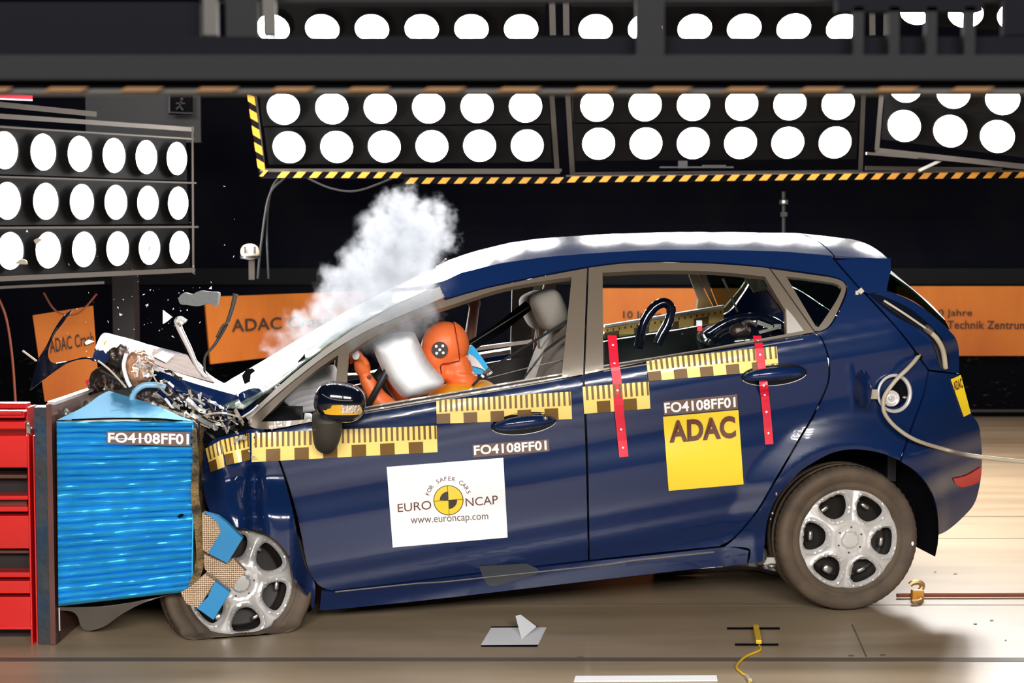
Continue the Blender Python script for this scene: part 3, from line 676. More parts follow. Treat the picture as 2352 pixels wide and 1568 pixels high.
# rear window glass and its bright edge (behind the tailgate pillar)
KG = lambda off: (lambda x, y, l: K(x, y, off - l))
panel('rear_window', curve([(2040, 655, 1), (2044, 628, 1), (2100, 668), (2170, 735, 1), (2180, 757), (2145, 727), (2096, 690), (2038, 667, 1)], 4), M['dglass'], car, mapf=KG(.30), thick=.004)
put('window_edge', *ribbon([K(2042, 626, .34), K(2060, 640, .35), K(2100, 672, .35), K(2140, 706, .34), K(2168, 736, .32)], .022, .01, Vector((-.5, -.6, .6)), 5), M['white'], car, smooth=True)
# far side ------------------------------------------------------------
for o in BOTH: far_copy(o, car)
# roof and windscreen lofts ------------------------------------------
SIL = [(480, 906), (520, 878), (600, 832), (680, 783), (780, 725), (880, 672), (985, 622), (1030, 598), (1100, 575), (1180, 556), (1240, 548), (1300, 543), (1403, 537), (1541, 533), (1679, 533), (1817, 535), (1885, 543), (1954, 550), (2006, 558), (2037, 572), (2046, 590), (2060, 592)]
def loft(name, st, near, bow, m, n=22, sub=10, p=2.4, thick=.01):
    V = []; Fs = []
    for s in st:
        q = S(s, interp(near, s)); x, y0, z0 = toC(q); b = bow(s); zm = z0; xm = x - b
        for _ in range(6):
            pp = CL(xm, CW / 2, zm); px, _py = proj(pp); q2 = K(px, interp(SIL, px), CW / 2); zm = toC(q2)[2]
        for k in range(n + 1):
            t = -1 + 2 * k / n; t = math.copysign(abs(t) ** .8, t); c = 1 - abs(t) ** p
            V.append(CL(x - b * (1 - t * t), CW / 2 + t * (CW / 2 - y0), z0 + (zm - z0) * c))
    for i in range(len(st) - 1):
        for k in range(n): a = i * (n + 1) + k; Fs.append([a, a + 1, a + n + 2, a + n + 1])
    a, b_, c_ = V[Fs[5][0]], V[Fs[5][1]], V[Fs[5][2]]
    if (b_ - a).cross(c_ - a).z < 0: Fs = [f[::-1] for f in Fs]
    return put(name, V, Fs, m, car, smooth=True, thick=thick)
st = [1000 + 20 * k for k in range(46)] + [1914]
loft('roof', st, NE, lambda s: .14 * max(0, (1250 - s) / 250) ** 1.5 if s < 1250 else 0, M['paint'])
loft('spoiler', [1918, 1930, 1945, 1960, 1980, 2000, 2020, 2035, 2044], NE, lambda s: 0, M['paint'])
NW = [(556, 938), (600, 905), (640, 878), (700, 829), (800, 757), (904, 700), (1008, 654)]
loft('windscreen', [556 + 20.4 * k for k in range(22)], NW, lambda s: .14 + .12 * (1000 - s) / 440, M['shatter'], thick=.006)
# holes torn in the windscreen
for nm, pl in (('screen_tear', [(556, 862), (566, 848), (580, 846), (586, 852), (576, 860), (574, 876), (562, 882), (558, 872)]), ('screen_tear', [(683, 832), (700, 812), (702, 828)])):
    plabel(panel(nm, [Vector(q) for q in pl], M['softblack'], car, mapf=KG(.28 if pl[0][0] < 600 else .16), thick=.01), 'dark hole in the shattered screen')
# roof aerial strips / clips at the screen's top corner
put('roof_clip', *join([tube([S(1012, 606, .0), S(1024, 594, .02)], .004, 6), tube([S(985, 622, 0), S(1003, 612, .02)], .004, 6)]), M['steel'], car)
# inner liners and underbody ------------------------------------------
o = panel('door_lining', curve([(640, 990, 1), (846, 950), (1145, 900), (1338, 868, 1), (1345, 1280, 1), (770, 1350, 1), (700, 1250)], 1), M['black'], car, lift=-.13, thick=.02, step=60); far_copy(o, car)
o = panel('door_lining', curve([(1345, 868, 1), (1541, 826), (1727, 797), (1868, 772, 1), (1890, 860), (1800, 1050), (1650, 1250, 1), (1356, 1280, 1)], 1), M['black'], car, lift=-.13, thick=.02, step=60); far_copy(o, car)
def cbox(x0, x1, y0, y1, z0, z1):
    V = [CL(x, y, z) for x in (x0, x1) for y in (y0, y1) for z in (z0, z1)]
    return V, [[0, 1, 3, 2], [4, 6, 7, 5], [0, 4, 5, 1], [2, 3, 7, 6], [0, 2, 6, 4], [1, 5, 7, 3]]
cx = lambda px, off=0: toC(K(px, 1000, off))[0]
put('floor_pan', *join([cbox(cx(760), cx(1740), .1, CW - .1, .2, .27), cbox(cx(1740), cx(2170), .30, CW - .30, .3, .42)]), M['softblack'], car)
for yy, ax_ in ((.06, EY), (CW - .06, -EY)):
    V, Fs = lathe([(.392, -.0), (.392, .26), (.05, .27)], CL(toC(K(1955, 1250, 0))[0], yy, .315), ax_, 48)
    Fs = [f for f in Fs if min(V[i].z for i in f) > .20]
    put('wheel_well', V, Fs, M['softblack'], car, smooth=True)
put('exhaust_pipe', *tube([K(1500, 1310, .8), K(1640, 1300, .8), K(1720, 1296, .75), K(1790, 1310, .7)], .03, 10, 5), M['steel'], car)
put('axle_part', *join([ell(K(1745, 1275, .12), (.03, .03, .04)), boxm(K(1765, 1285, .14), (.05, .05, .03)), ell(K(1772, 1298, .12), (.02, .02, .012))]), M['steel'], car)
puts('arch_fastener', [ell(S(1783, 1134, .006), (.006, .006, .009)), ell(S(1774, 1178, -.02), (.007, .006, .007)), ell(S(1770, 1192, -.02), (.004, .004, .006))], M['steel'], car)
# dashboard and firewall
put('dashboard', *join([ell(K(712, 1030, .83), (.30, .66, .13), Matrix.Rotation(TH, 3, 'Z'), e=.6), cbox(cx(600), cx(690), .12, CW - .12, .3, .82)]), M['black'], car, smooth=True)
put('tailgate_lining', *cbox(cx(2090), cx(2110), .25, CW - .25, .5, .95), M['black'], car)
# wheels --------------------------------------------------------------
def hub_geo(r0=.214):
    hs = []
    for k in range(6):
        a = R(55 + 60 * k); u = Vector((math.cos(a), math.sin(a))); w = Vector((-u.y, u.x))
        q = [(.100, -.020), (.100, .020), (.128, .047), (.160, .056), (.178, .048), (.186, .020), (.186, -.020), (.178, -.048), (.160, -.056), (.128, -.047)]
        hs.append(curve([tuple(u * x + w * y) for x, y in [(p[0] * 1000, p[1] * 1000) for p in q]], 3))
    hs = [[p / 1000 for p in h] for h in hs]
    outer = [Vector((math.cos(2 * math.pi * k / 72) * r0, math.sin(2 * math.pi * k / 72) * r0)) for k in range(72)]
    v2, fs = tri2d(outer, hs, .0062)
    import numpy as np
    H = np.array([p for h in hs for p in h]); V = []
    for p in v2:
        r = p.length; d = float(np.min(np.hypot(H[:, 0] - p.x, H[:, 1] - p.y)))
        h = .030 - .020 * (r / r0) ** 2
        h -= .016 * max(0, 1 - d / .010) ** 1.2                      # bevel into the openings
        h += .004 * math.exp(-((d - .014) / .004) ** 2)               # raised lip around them
        a = (math.degrees(math.atan2(p.y, p.x)) - 25) % 60; a = min(a, 60 - a)
        if r > .07: h -= .006 * math.exp(-(a / 7) ** 2) * min(1, (r - .07) / .04)  # dished spokes
        if r > .196: h -= .010 * ((r - .196) / .018) ** 2
        if r < .036: h += .007 * min(1, (.036 - r) / .004)
        elif r < .062: h -= .002
        V.append((p.x, h, p.y))
    return V, fs
HUBV, HUBF = hub_geo()
def wheel(name, c, tyre_r, flat=None, rot=None, hubang=0, label=None):
    """c: centre of the outer face, in car coordinates"""
    c = CL(*c); root = thing(name, c, None, None, parent=car)
    Rm = Matrix.Rotation(TH, 3, 'Z') @ (rot or Matrix.Identity(3))
    def T(v): return c + Rm @ Vector(v)
    ax = Vector((0, 1, 0))
    prof = [(.200, .006), (.212, -.004), (.222, -.006), (.232, .000), (.236, -.004), (.262, -.010), (.280, -.008), (.290, .004), (tyre_r - .003, .012), (tyre_r, .026), (tyre_r + .001, .05), (tyre_r - .006, .052), (tyre_r - .006, .058), (tyre_r + .002, .06), (tyre_r + .002, .10), (tyre_r - .006, .102), (tyre_r - .006, .108), (tyre_r + .001, .11), (tyre_r, .16), (.29, .185), (.26, .19), (.20, .18)]
    V, Fs = lathe(prof, (0, 0, 0), (0, 1, 0), 120); V2 = []
    m = len(prof)
    for i, v in enumerate(V):
        k = i % m; seg = i // m; r = math.hypot(v.x, v.z)
        if k in (8, 9) and seg % 2: v = Vector((v.x * .984, v.y, v.z * .984))
        v = T(v)
        if flat is not None and v.z < .035:
            low = .035 - v.z; v.z = .004 + .02 * max(0, 1 - low / .05) * (.031 / .035) if low < .05 else .004
            v += EY * (-.035 * min(1, low / .05)) * (1 if k < 11 else -1) + EX * (.12 * low * (1 if v.dot(EX) > c.dot(EX) else -1))
        V2.append(v)
    put('tyre', V2, Fs, M['tyre'], root, smooth=True)
    Rh = Matrix.Rotation(R(hubang), 3, 'Y')
    hv = [T(Rh @ Vector((v[0], -v[1] + .012, v[2]))) for v in HUBV]
    h = put('hubcap', hv, face_cam(hv, HUBF), M['silver'], root, smooth=True, thick=.004)
    for g_ in ([lathe([(.001, 0), (.0036, 0), (.0036, .003)], T(Rh @ Vector((.052 * math.cos(R(25 + 60 * k)), -.0165, .052 * math.sin(R(25 + 60 * k))))), Rm @ Vector((0, -1, 0)), 10) for k in range(6)]): put('bolt_hole', *g_, M['ink'], root)
    # steel rim and brake behind
    V, Fs = lathe([(.205, .02), (.20, .05), (.178, .055), (.172, .07), (.16, .075), (.02, .06)], (0, 0, 0), (0, 1, 0), 48)
    put('steel_rim', [T(v) for v in V], Fs, M['rimdark'], root, smooth=True)
    for a in (58, 128, 176, 240, 296, 352):
        V, Fs = ell((.150 * math.cos(R(a)), .04, .150 * math.sin(R(a))), (.022, .012, .010 if a % 3 else .018), Matrix.Rotation(R(90 - a), 3, 'Y'), 16, 8, e=.7)
        put('brake_part', [T(v) for v in V], Fs, M['steel'], root, smooth=True)
    return root
rc = toC(K(1950, 1243, .03)); wheel('rear_wheel', (rc[0], .035, .3), .298, hubang=0)
put('valve_cap', *ell(K(2096, 1248, .02), (.006, .006, .009)), M['white'], car)
wheel('rear_wheel', (rc[0], CW - .22, .3), .298)
fc = toC(W(551, 1338, 5.99))
wheel('front_wheel', (fc[0], fc[1], fc[2]), .292, flat=True, rot=Matrix.Rotation(R(13), 3, 'Z') @ Matrix.Rotation(R(-9), 3, 'X'), hubang=18)
# mirror --------------------------------------------------------------
mc = K(781, 923, -.14)
put('mirror_housing', *ell(mc, (.098, .075, .076), Matrix.Rotation(R(8), 3, 'Y'), 32, 20, e=.78), M['gloss'], car, smooth=True)
put('mirror_arm', *join([tube([K(752, 955, -.12), K(751, 985, -.10), K(750, 1005, -.07), K(748, 1018, -.03)], lambda s: .058 - .014 * s * s, 20, 4)]), M['armgrey'], car, smooth=True)
put('mirror_seam', *lathe([(.0575, -.002), (.0585, 0), (.0575, .002)], K(751, 984, -.102), (0, 0, 1), 32), M['grey'], car)
mp = lambda x, y, l: K(x, y, -.215 - l)
o = panel('turn_signal', curve([(742, 933, 1), (775, 930), (828, 930, 1), (829, 950), (785, 953), (746, 950)], 4), M['amber'], car, mapf=lambda x, y, l: K(x, y, -.196 - .02 * (1 - ((x - 785) / 45) ** 2)), thick=.004, step=8)
panel('signal_reflector', curve([(783, 932, 1), (827, 930, 1), (828, 948, 1), (784, 951, 1)], 2), mat('chequer_foil', (.75, .62, .5), .15, .6, bump=(90, 1, (1, 1, 1), .01)), o, mapf=lambda x, y, l: K(x, y, -.200 - .02 * (1 - ((x - 785) / 45) ** 2)), thick=.003, step=8)
put('mirror_trim_line', *tube([K(740, 905, -.205), K(756, 914, -.213), K(780, 919, -.217), K(810, 920, -.214)], .0018, 6, 5), M['grey'], car)
# door handles --------------------------------------------------------
def handle(px, py, rx, ry, ang):
    ca, sa = math.cos(R(ang)), math.sin(R(ang))
    pt = lambda u, v: (px + u * ca + v * sa, py - u * sa + v * ca)
    rim = [Vector(pt(rx * math.cos(t), ry * math.sin(t))) for t in [2 * math.pi * k / 48 for k in range(48)]]
    d = panel('handle_recess', rim, M['recess'], car, thick=.002, step=7, mapf=lambda x, y, l: S(x, y, .003 - .0 * l))
    put('rim_highlight', *tube([S(p.x, p.y, .004) for p in rim[2:23]], .0016, 6), M['silver'], d, smooth=True)  # silver line stands for the highlight on the recess's lower rim
    put('door_handle', *tube([S(*pt(rx * k / 8 * .93, 0 - .08 * ry * (1 - (k / 8) ** 2)), .010 + .026 * (1 - (k / 8) ** 4)) for k in range(-8, 9)], lambda s: .006 + .0205 * math.sin(math.pi * s) ** .5, 18, 1, r2=None), M['paint'], d, smooth=True)
    return d
d = handle(1203, 972, 76, 25, 7)
put('key_cap', *lathe([(.001, .006), (.009, .005), (.010, 0)], S(1253, 960, .046), -EY, 20), M['steel'], d, smooth=True)
handle(1778, 860, 76, 25, 5)
# filler --------------------------------------------------------------
fcp = (2052, 904); Mx = Matrix.Rotation(TH, 3, 'Z')
c = S(*fcp, .002); yn = -EY
fo = put('fuel_filler', *lathe([(.078, 0), (.080, .008), (.072, .010), (.066, .004), (.064, -.01), (.055, -.016), (.001, -.016)], S(2053, 903, .006), (yn + Vector((.18, 0, .05))).normalized(), 40), M['silver'], car, smooth=True)
put('filler_bowl', *lathe([(.001, .0), (.052, 0), (.056, .004), (.060, .010)], S(2050, 900, .0) , yn, 36), M['softblack'], fo, smooth=True)
put('fuel_cap', *join([lathe([(.001, .016), (.012, .016), (.014, .010), (.022, .010), (.026, .022), (.032, .020), (.034, .004)], S(2045, 914, .008), yn, 36), boxm(S(2045, 914, .026), (.012, .008, .012))]), M['silver'], fo, smooth=True)
put('filler_latch', *ell(S(2078, 912, .014), (.011, .006, .006)), M['steel'], fo)
put('flap_hinge', *join([boxm(S(2007, 905, .012), (.045, .02, .04)), boxm(S(1992, 905, .02), (.012, .03, .05))]), M['beige'], fo, bevel=.003)
V, Fs = lathe([(.001, 0), (.076, 0), (.078, .003), (.076, .006), (.001, .005)], S(1983, 893, .070), (EX * -1 + Vector((0, -.12, 0))).normalized(), 32)
put('filler_flap', V, Fs, M['paint'], fo, smooth=True)
put('sensor_cable', *tube([S(2111, 815, .004), S(2098, 832, .03), S(2082, 849, .045), S(2062, 868, .05), S(2047, 886, .05), S(2034, 905, .048), S(2029, 921, .045), S(2032, 949, .045), S(2058, 981, .05), S(2105, 1011, .05), S(2179, 1034, .03), W(2237, 1047, 6.2), W(2352, 1060, 6.2), W(2470, 1068, 6.2)], .0085, 10, 6), M['beige'], car, smooth=True)
put('cable_grommet', *join([tube([S(2104, 812, .006), S(2116, 821, .006)], .008, 8)]), M['softblack'], car)
put('panel_latch', *join([boxm(S(1977, 668, .006), (.02, .01, .02), Matrix.Rotation(R(50), 3, 'Y')), boxm(S(1968, 672, .004), (.012, .01, .016))]), M['beige'], car)
o = P('scratch_mark', curve([(1100, 1300, 1), (1210, 1294, 1), (1236, 1306, 1), (1232, 1318), (1180, 1334), (1128, 1346), (1112, 1330)], 3), 'patch', lift=.003, thick=.001, both=False); plabel(o, 'grey matt patch on the sill')
# rulers, labels and stickers -----------------------------------------
def ruler(Q, nper, nblk, first=0, mapf=None, m='ryellow', phase=0):
    mf = mapf or S
    b = quad_sheet('ruler_tape', Q, M[m], car, mf, .003, 24, 4, .0008); f = quadmap(Q); V = []; Fs = []
    def cell(u0, u1, v0, v1):
        n = len(V)
        for u, v in ((u0, v0), (u1, v0), (u1, v1), (u0, v1)):
            p = f(u, v); V.append(mf(p.x, p.y, .0075))
        Fs.append([n, n + 1, n + 2, n + 3])
    for k in range(nper): cell((k + .55 + phase) / nper, (k + .95 + phase) / nper if k < nper - 1 else (k + .9) / nper, .0, .5)
    for k in range(nblk):
        if k % 2 == first: cell(k / nblk, (k + 1) / nblk, .58, 1.0)
    put('scale_mark', V, face_cam(V, Fs), M['brown'], b); return b
ruler([(578, 994), (1003, 977), (1005, 1038), (578, 1061)], 34, 13, 1)
ruler([(1002, 919), (1311, 899), (1314, 962), (1003, 973)], 25, 10, 0)
ruler([(1338, 888), (1490, 876), (1494, 938), (1342, 950)], 12, 5, 1)
ruler([(1484, 825), (1784, 795), (1789, 850), (1490, 875)], 24, 10, 0)
ruler([(472, 1030), (508, 1010), (516, 1072), (484, 1084)], 4, 2, 0)
ruler([(508, 1010), (572, 994), (574, 1056), (520, 1068)], 6, 3, 0)
o = quad_sheet('ruler_tape', [(1388, 752), (1662, 706), (1662, 738), (1388, 778)], M['ryellow'], car, KG(CW - .16), 0, 8, 2, .001)
f = quadmap([(1388, 752), (1662, 706), (1662, 738), (1388, 778)]); V = []; Fs = []
for k in range(8):
    if k % 2 == 0:
        n = len(V); V += [K(f(u, v).x, f(u, v).y, CW - .164) for u, v in ((k / 8, .45), ((k + 1) / 8, .45), ((k + 1) / 8, 1), (k / 8, 1))]; Fs.append([n, n + 1, n + 2, n + 3])
for k in range(20):
    n = len(V); V += [K(f(u, v).x, f(u, v).y, CW - .164) for u, v in ((k / 20 + .02, .2), (k / 20 + .032, .2), (k / 20 + .032, .4), (k / 20 + .02, .4))]; Fs.append([n, n + 1, n + 2, n + 3])
put('scale_mark', V, face_cam(V, Fs), M['brown'], o)
put('far_sill', *ribbon([K(1388, 749, CW - .17), K(1662, 703, CW - .17)], .012, .03, Vector((0, 0, 1))), M['white'], car)
put('far_sill', *ribbon([K(1075, 803, CW - .17), K(1222, 783, CW - .17)], .018, .03, Vector((0, 0, 1))), M['white'], car)
def label(Q, txt, tq, bg='labelbg', tm='wtext', bold=.03, name='number_label', lf=.006):
    o = quad_sheet(name, Q, M[bg], car, S, .003, 14, 8, .001); text_on('lettering', txt, tq, M[tm], o, S, lf, bold); return o
label([(1085, 1021), (1260, 1008), (1262, 1036), (1086, 1050)], 'FO4108FF01', [(1088, 1023), (1255, 1011), (1256, 1033), (1089, 1045)])
label([(1523, 922), (1693, 905), (1695, 939), (1525, 953)], 'FO4108FF01', [(1525, 925), (1689, 911), (1690, 935), (1527, 949)])
o = label([(1523, 957), (1696, 941), (1708, 1112), (1536, 1127)], 'ADAC', [(1537, 966), (1688, 954), (1691, 1005), (1538, 1017)], 'yellow', 'inkred', .04, 'club_sticker', .010)
o = quad_sheet('club_sticker', [(2184, 871), (2207, 861), (2230, 949), (2214, 957)], M['yellow'], car, S, .004, 2, 8, .001)
text_on('lettering', 'ADAC', [(2189, 877), (2208, 868), (2213, 890), (2193, 898)], M['inkred'], o, S, .006, .03)
nc = quad_sheet('sponsor_sign', [(888, 1072), (1156, 1051), (1166, 1234), (902, 1257)], M['white'], car, S, .004, 16, 12, .002)
text_on('lettering', 'EURO', [(913, 1157), (990, 1149), (991, 1169), (914, 1176)], M['inkred'], nc, S, .0065)
text_on('lettering', 'NCAP', [(1069, 1144), (1143, 1137), (1144, 1157), (1070, 1163)], M['inkred'], nc, S, .0065)
text_on('lettering', 'www.euroncap.com', [(943, 1190), (1121, 1181), (1122, 1197), (944, 1209)], M['labelbg'], nc, S, .0065)
cc = Vector((1030, 1148.5))
def disc(r0, r1, a0, a1, lift, m, nm):
    n = 24; V = []
    for k in range(n + 1):
        a = R(a0 + (a1 - a0) * k / n)
        for r in (r0, r1): V.append(S(cc.x + r * math.cos(a), cc.y - r * math.sin(a), lift))
    put(nm, V, face_cam(V, [[2 * k, 2 * k + 1, 2 * k + 3, 2 * k + 2] for k in range(n)]), M[m], nc)
disc(.1, 34, 0, 360, .0065, 'yellow', 'emblem_disc'); disc(33, 34.6, 0, 360, .0075, 'ink', 'emblem_ring')
disc(.1, 20, 92, 180, .008, 'ink', 'emblem_quadrant'); disc(.1, 20, -88, 2, .008, 'ink', 'emblem_quadrant')
put('emblem_cross', *join([tube([S(996, 1151, .008), S(1064, 1146, .008)], .0009, 4), tube([S(1028, 1115, .008), S(1032, 1182, .008)], .0009, 4)]), M['ink'], nc)
V = []; Fs = []; txt = 'FOR SAFER CARS'
for i, ch in enumerate(txt):
    if ch == ' ': continue
    v2, f2, asp = text2d(ch, 0.0); a = R(163 - 141 * i / (len(txt) - 1)); n = len(V)
    er = Vector((math.cos(a), -math.sin(a))); et = Vector((math.sin(a), math.cos(a)))
    for u, v in v2: p = cc + er * (45 + 9.5 * (1 - v)) + et * ((u - .5) * 9.5 * asp); V.append(S(p.x, p.y, .0065))
    Fs += [[q + n for q in f_] for f_ in f2]
put('lettering', V, face_cam(V, Fs), M['inkred'], nc)
# red tapes over the rear door
def redtape(pts, w):
    o = put('red_tape', *ribbon([S(x, y, l) for x, y, l in pts], w, .0012, EX, 3), M['redtape'], car, smooth=False)
    ds = []
    for k in range(7):
        t = (k + .5) / 7; i = int(t * (len(pts) - 1)); a, b = pts[i], pts[min(i + 1, len(pts) - 1)]; s = t * (len(pts) - 1) - i
        q = [a[j] + (b[j] - a[j]) * s for j in range(3)]
        ds.append(lathe([(.0001, .001), (.0045, .001), (.0045, 0)], S(q[0], q[1], q[2] + .001), -EY, 12))
    puts('tape_dot', ds, M['white'], o)
redtape([(1406, 770, -.012), (1411, 832, .010), (1416, 862, .006), (1421, 930, .008), (1427, 990, .006), (1433, 1049, .006)], .037)
redtape([(1739, 771, -.01), (1744, 800, .010), (1750, 850, .012), (1754, 885, .04), (1757, 910, .008), (1762, 960, .006), (1767, 1020, .006)], .034)
# seats ---------------------------------------------------------------
def seat(off, pxs):
    Mx = Matrix.Rotation(TH, 3, 'Z') @ Matrix.Rotation(R(18), 3, 'Y')
    s = put('front_seat', *join([ell(K(1268 + pxs, 905, off), (.075, .21, .33), Mx, 28, 18, e=.6), ell(K(1150 + pxs, 1085, off), (.26, .22, .08), Matrix.Rotation(TH, 3, 'Z'), 28, 14, e=.6)]), M['fabric'], car, smooth=True)
    put('headrest', *ell(K(1262 + pxs, 711, off), (.066, .13, .088), Matrix.Rotation(TH, 3, 'Z') @ Matrix.Rotation(R(-24), 3, 'Y'), 28, 16, e=.62), M['fabric'], s, smooth=True)
    puts('headrest_post', [tube([K(1262 + pxs, 745, off + k), K(1268 + pxs, 800, off + k)], .007, 8) for k in (-.06, .06)], M['steel'], s)
seat(.42, 0); seat(1.22, -30)
put('rear_seat', *ell(K(1790, 900, .83), (.09, .6, .22), Matrix.Rotation(TH, 3, 'Z') @ Matrix.Rotation(R(15), 3, 'Y'), 28, 16, e=.5), M['black'], car, smooth=True)
put('seat_belt', *join([ribbon([K(1306, 734, .16), K(1200, 800, .25), K(1122, 848, .3), K(1085, 886, .3)], .012, .002, Vector((0, .6, 1))), ribbon([K(1300, 770, .16), K(1250, 806, .2), K(1205, 866, .24)], .03, .002, Vector((0, 1, .3)))]), M['dgrey'], car)
put('seat_belt', *ribbon([K(1215, 700, 1.1), K(1150, 752, 1.0), K(1080, 795, .95)], .05, .002, Vector((0, .6, 1))), M['softblack'], car)
put('belt_wire', *join([tube([K(1306, 822, .2), K(1210, 845, .22), K(1120, 868, .25)], .002, 5), tube([K(1080, 790, .5), K(1215, 705, .8)], .002, 5)]), M['grey'], car)
put('far_pillar', *ribbon([K(1200, 640, CW - .2), K(1196, 790, CW - .15), K(1196, 900, CW - .1)], .10, .03, EX), M['dgrey'], car)
# steering wheel and airbags
sw = Matrix.Rotation(TH, 3, 'Z') @ Matrix.Rotation(R(-62), 3, 'Y')
ctr = K(872, 868, .40)
put('steering_wheel', *join([tube([ctr + sw @ Vector((.18 * math.cos(2 * math.pi * k / 40), .18 * math.sin(2 * math.pi * k / 40), 0)) for k in range(40)], .014, 10, closed=True), ell(ctr, (.05, .06, .03), sw)]), M['dgrey'], car, smooth=True)
ab = panel('airbag', curve([(856, 796), (868, 782), (890, 769), (920, 762), (949, 763), (960, 780), (985, 830), (1019, 868), (1021, 878), (1000, 896), (958, 912), (932, 915), (915, 904), (884, 862)], 5), M['bag'], car, mapf=KG(.30), thick=0, step=9)
def pillow(o, outer, depth, c=None):
    """inflate a flat sheet into a closed cushion"""
    me = o.data; vs = [WM[o.name] @ v.co for v in me.vertices]; import numpy as np
    px = [proj(v) for v in vs]; B = np.array([(p.x, p.y) for p in resamp(outer, 5)]); V = []; n = len(vs)
    ds = [float(np.min(np.hypot(B[:, 0] - p[0], B[:, 1] - p[1]))) for p in px]; mx = max(ds)
    h = [math.sqrt(max(0, 1 - (1 - min(1, d / (mx * .75))) ** 2)) * depth for d in ds]
    F0 = [list(p.vertices) for p in me.polygons]
    V = [v - EY * k for v, k in zip(vs, h)] + [v + EY * k for v, k in zip(vs, h)]
    nm = o.name; par = o.parent; m = me.materials[0]; bpy.data.objects.remove(o)
    return put(nm, V, F0 + [[i + n for i in f[::-1]] for f in F0], m, par, smooth=True)
OUT = curve([(856, 796), (868, 782), (890, 769), (920, 762), (949, 763), (960, 780), (985, 830), (1019, 868), (1021, 878), (1000, 896), (958, 912), (932, 915), (915, 904), (884, 862)], 5)
pillow(ab, OUT, .17)
OUT = curve([(645, 930), (660, 900), (690, 868), (730, 850), (768, 838), (778, 880), (770, 945), (700, 948), (655, 945)], 5)
ab = panel('airbag', OUT, M['bag'], car, mapf=KG(.78), step=9, thick=0); pillow(ab, OUT, .2)
put('airbag_fold', *join([tube([K(648 + 8 * k, 912 + 8 * k, .56), K(690 + 6 * k, 890 + 12 * k, .54), K(764, 880 + 13 * k, .56)], .022 - .002 * k, 10, 5) for k in range(5)]), M['bag'], car, smooth=True)
# wiring and test kit behind the rear seat
put('cable_loop', *tube([K(1465, 800, .75), K(1478, 745, .75), K(1500, 708, .75), K(1525, 695, .75), K(1541, 708, .75), K(1536, 738, .75), K(1520, 768, .75), K(1510, 790, .75)], .022, 12, 6), M['gloss'], car, smooth=True)
kit = put('test_equipment', *join([ell(K(1700, 775, .9), (.20, .3, .085), Matrix.Rotation(R(-8), 3, 'Y'), 28, 14, e=.8), tube([K(1620, 770, .7), K(1680, 735, .7), K(1750, 728, .7), K(1800, 750, .7)], .018, 10, 5)]), M['gloss'], car, smooth=True)
put('connector', *join([boxm(K(1755, 745, .62), (.07, .05, .018), Matrix.Rotation(R(20), 3, 'Y')), boxm(K(1765, 757, .6), (.09, .04, .012), Matrix.Rotation(R(-15), 3, 'Y')), tube([K(1705, 742, .62), K(1722, 738, .6), K(1738, 748, .6)], .008, 8, 4), boxm(K(1785, 750, .6), (.03, .03, .02))]), M['steel'], kit)
put('equipment_hub', *ell(K(1700, 760, .62), (.05, .03, .035)), M['hood_in'], kit, smooth=True)
put('red_flag', *boxm(K(1607, 752, .9), (.02, .02, .03)), M['redtape'], car); put('white_flag', *boxm(K(1606, 742, .9), (.024, .02, .024)), M['white'], car)
panel('rear_view_mirror', curve([(1712, 640, 1), (1745, 640), (1756, 652), (1760, 664), (1732, 672, 1)], 4), mat('greenish_mirror', (.25, .28, .2), .2, .3), car, mapf=KG(1.3), thick=.01)
put('far_window_strip', *tube([K(1660, 640, 1.35), K(1680, 682, 1.4), K(1695, 716, 1.4)], .006, 6, 4), M['grey'], car)

# ================================================================== wrecked nose (parts of the car)
def crumple(name, out, m, dep, amp=.02, fr=9, parent=None, step=9, thick=.003, seed=0, smooth=True):
    def f(x, y, l):
        d = dep(x, y); p = K(x, y, d)
        return K(x, y, d + amp * mnoise.noise(Vector((p.x * fr + seed, p.y * 2, p.z * fr))) + amp * .5 * math.sin(p.x * fr * 3.1 + seed + p.z * fr * 2))
    return panel(name, out, M[m], parent or car, mapf=f, thick=thick, step=step, smooth=smooth)
ridge = lambda x: 841 + (x - 351) * (903 - 841) / (542 - 351)
bonnet = crumple('bonnet', curve([(210, 828, 1), (222, 792), (237, 766), (262, 769), (300, 779), (349, 793), (400, 806), (436, 817), (458, 832), (480, 858), (520, 884), (544, 902, 1), (500, 892), (420, 866), (352, 843, 1), (330, 822), (300, 812), (262, 824), (240, 835, 1)], 5), 'paint',
                 lambda x, y: .30 + max(0, (ridge(x) - y)) * .014, .006, 6, step=8)
crumple('bonnet_highlight', curve([(350, 838, 1), (420, 860), (500, 884), (544, 900, 1), (540, 909, 1), (500, 896), (420, 874), (349, 848, 1)], 4), 'white', lambda x, y: .285, .004, step=6)  # white strip paints the glare along the navy bonnet's ridge
crumple('bonnet_flank', curve([(352, 846, 1), (420, 872), (500, 896), (545, 908, 1), (556, 930), (558, 956, 1), (520, 954), (480, 948), (440, 926), (400, 905), (370, 880)], 5), 'paint', lambda x, y: .27 - (y - 870) * .0012, .035, 8, step=7, seed=4)
crumple('bonnet_underside', curve([(352, 800, 1), (400, 810), (440, 822), (470, 852), (492, 878, 1), (440, 864), (380, 846), (345, 830, 1)], 4), 'brownpanel', lambda x, y: .265 + max(0, ridge(x) - y) * .013, .01, step=8)
crumple('warning_sticker', curve([(353, 817, 1), (372, 806, 1), (400, 815, 1), (382, 832, 1)], 1), 'white', lambda x, y: .24 + max(0, ridge(x) - y) * .0125, 0, parent=bonnet, step=8)
plabel(crumple('paint_mark', curve([(237, 786), (245, 780), (246, 784), (240, 790)], 3), 'yellow', lambda x, y: .5 + (828 - y) * .001, 0, parent=bonnet, step=4), 'small yellow mark')
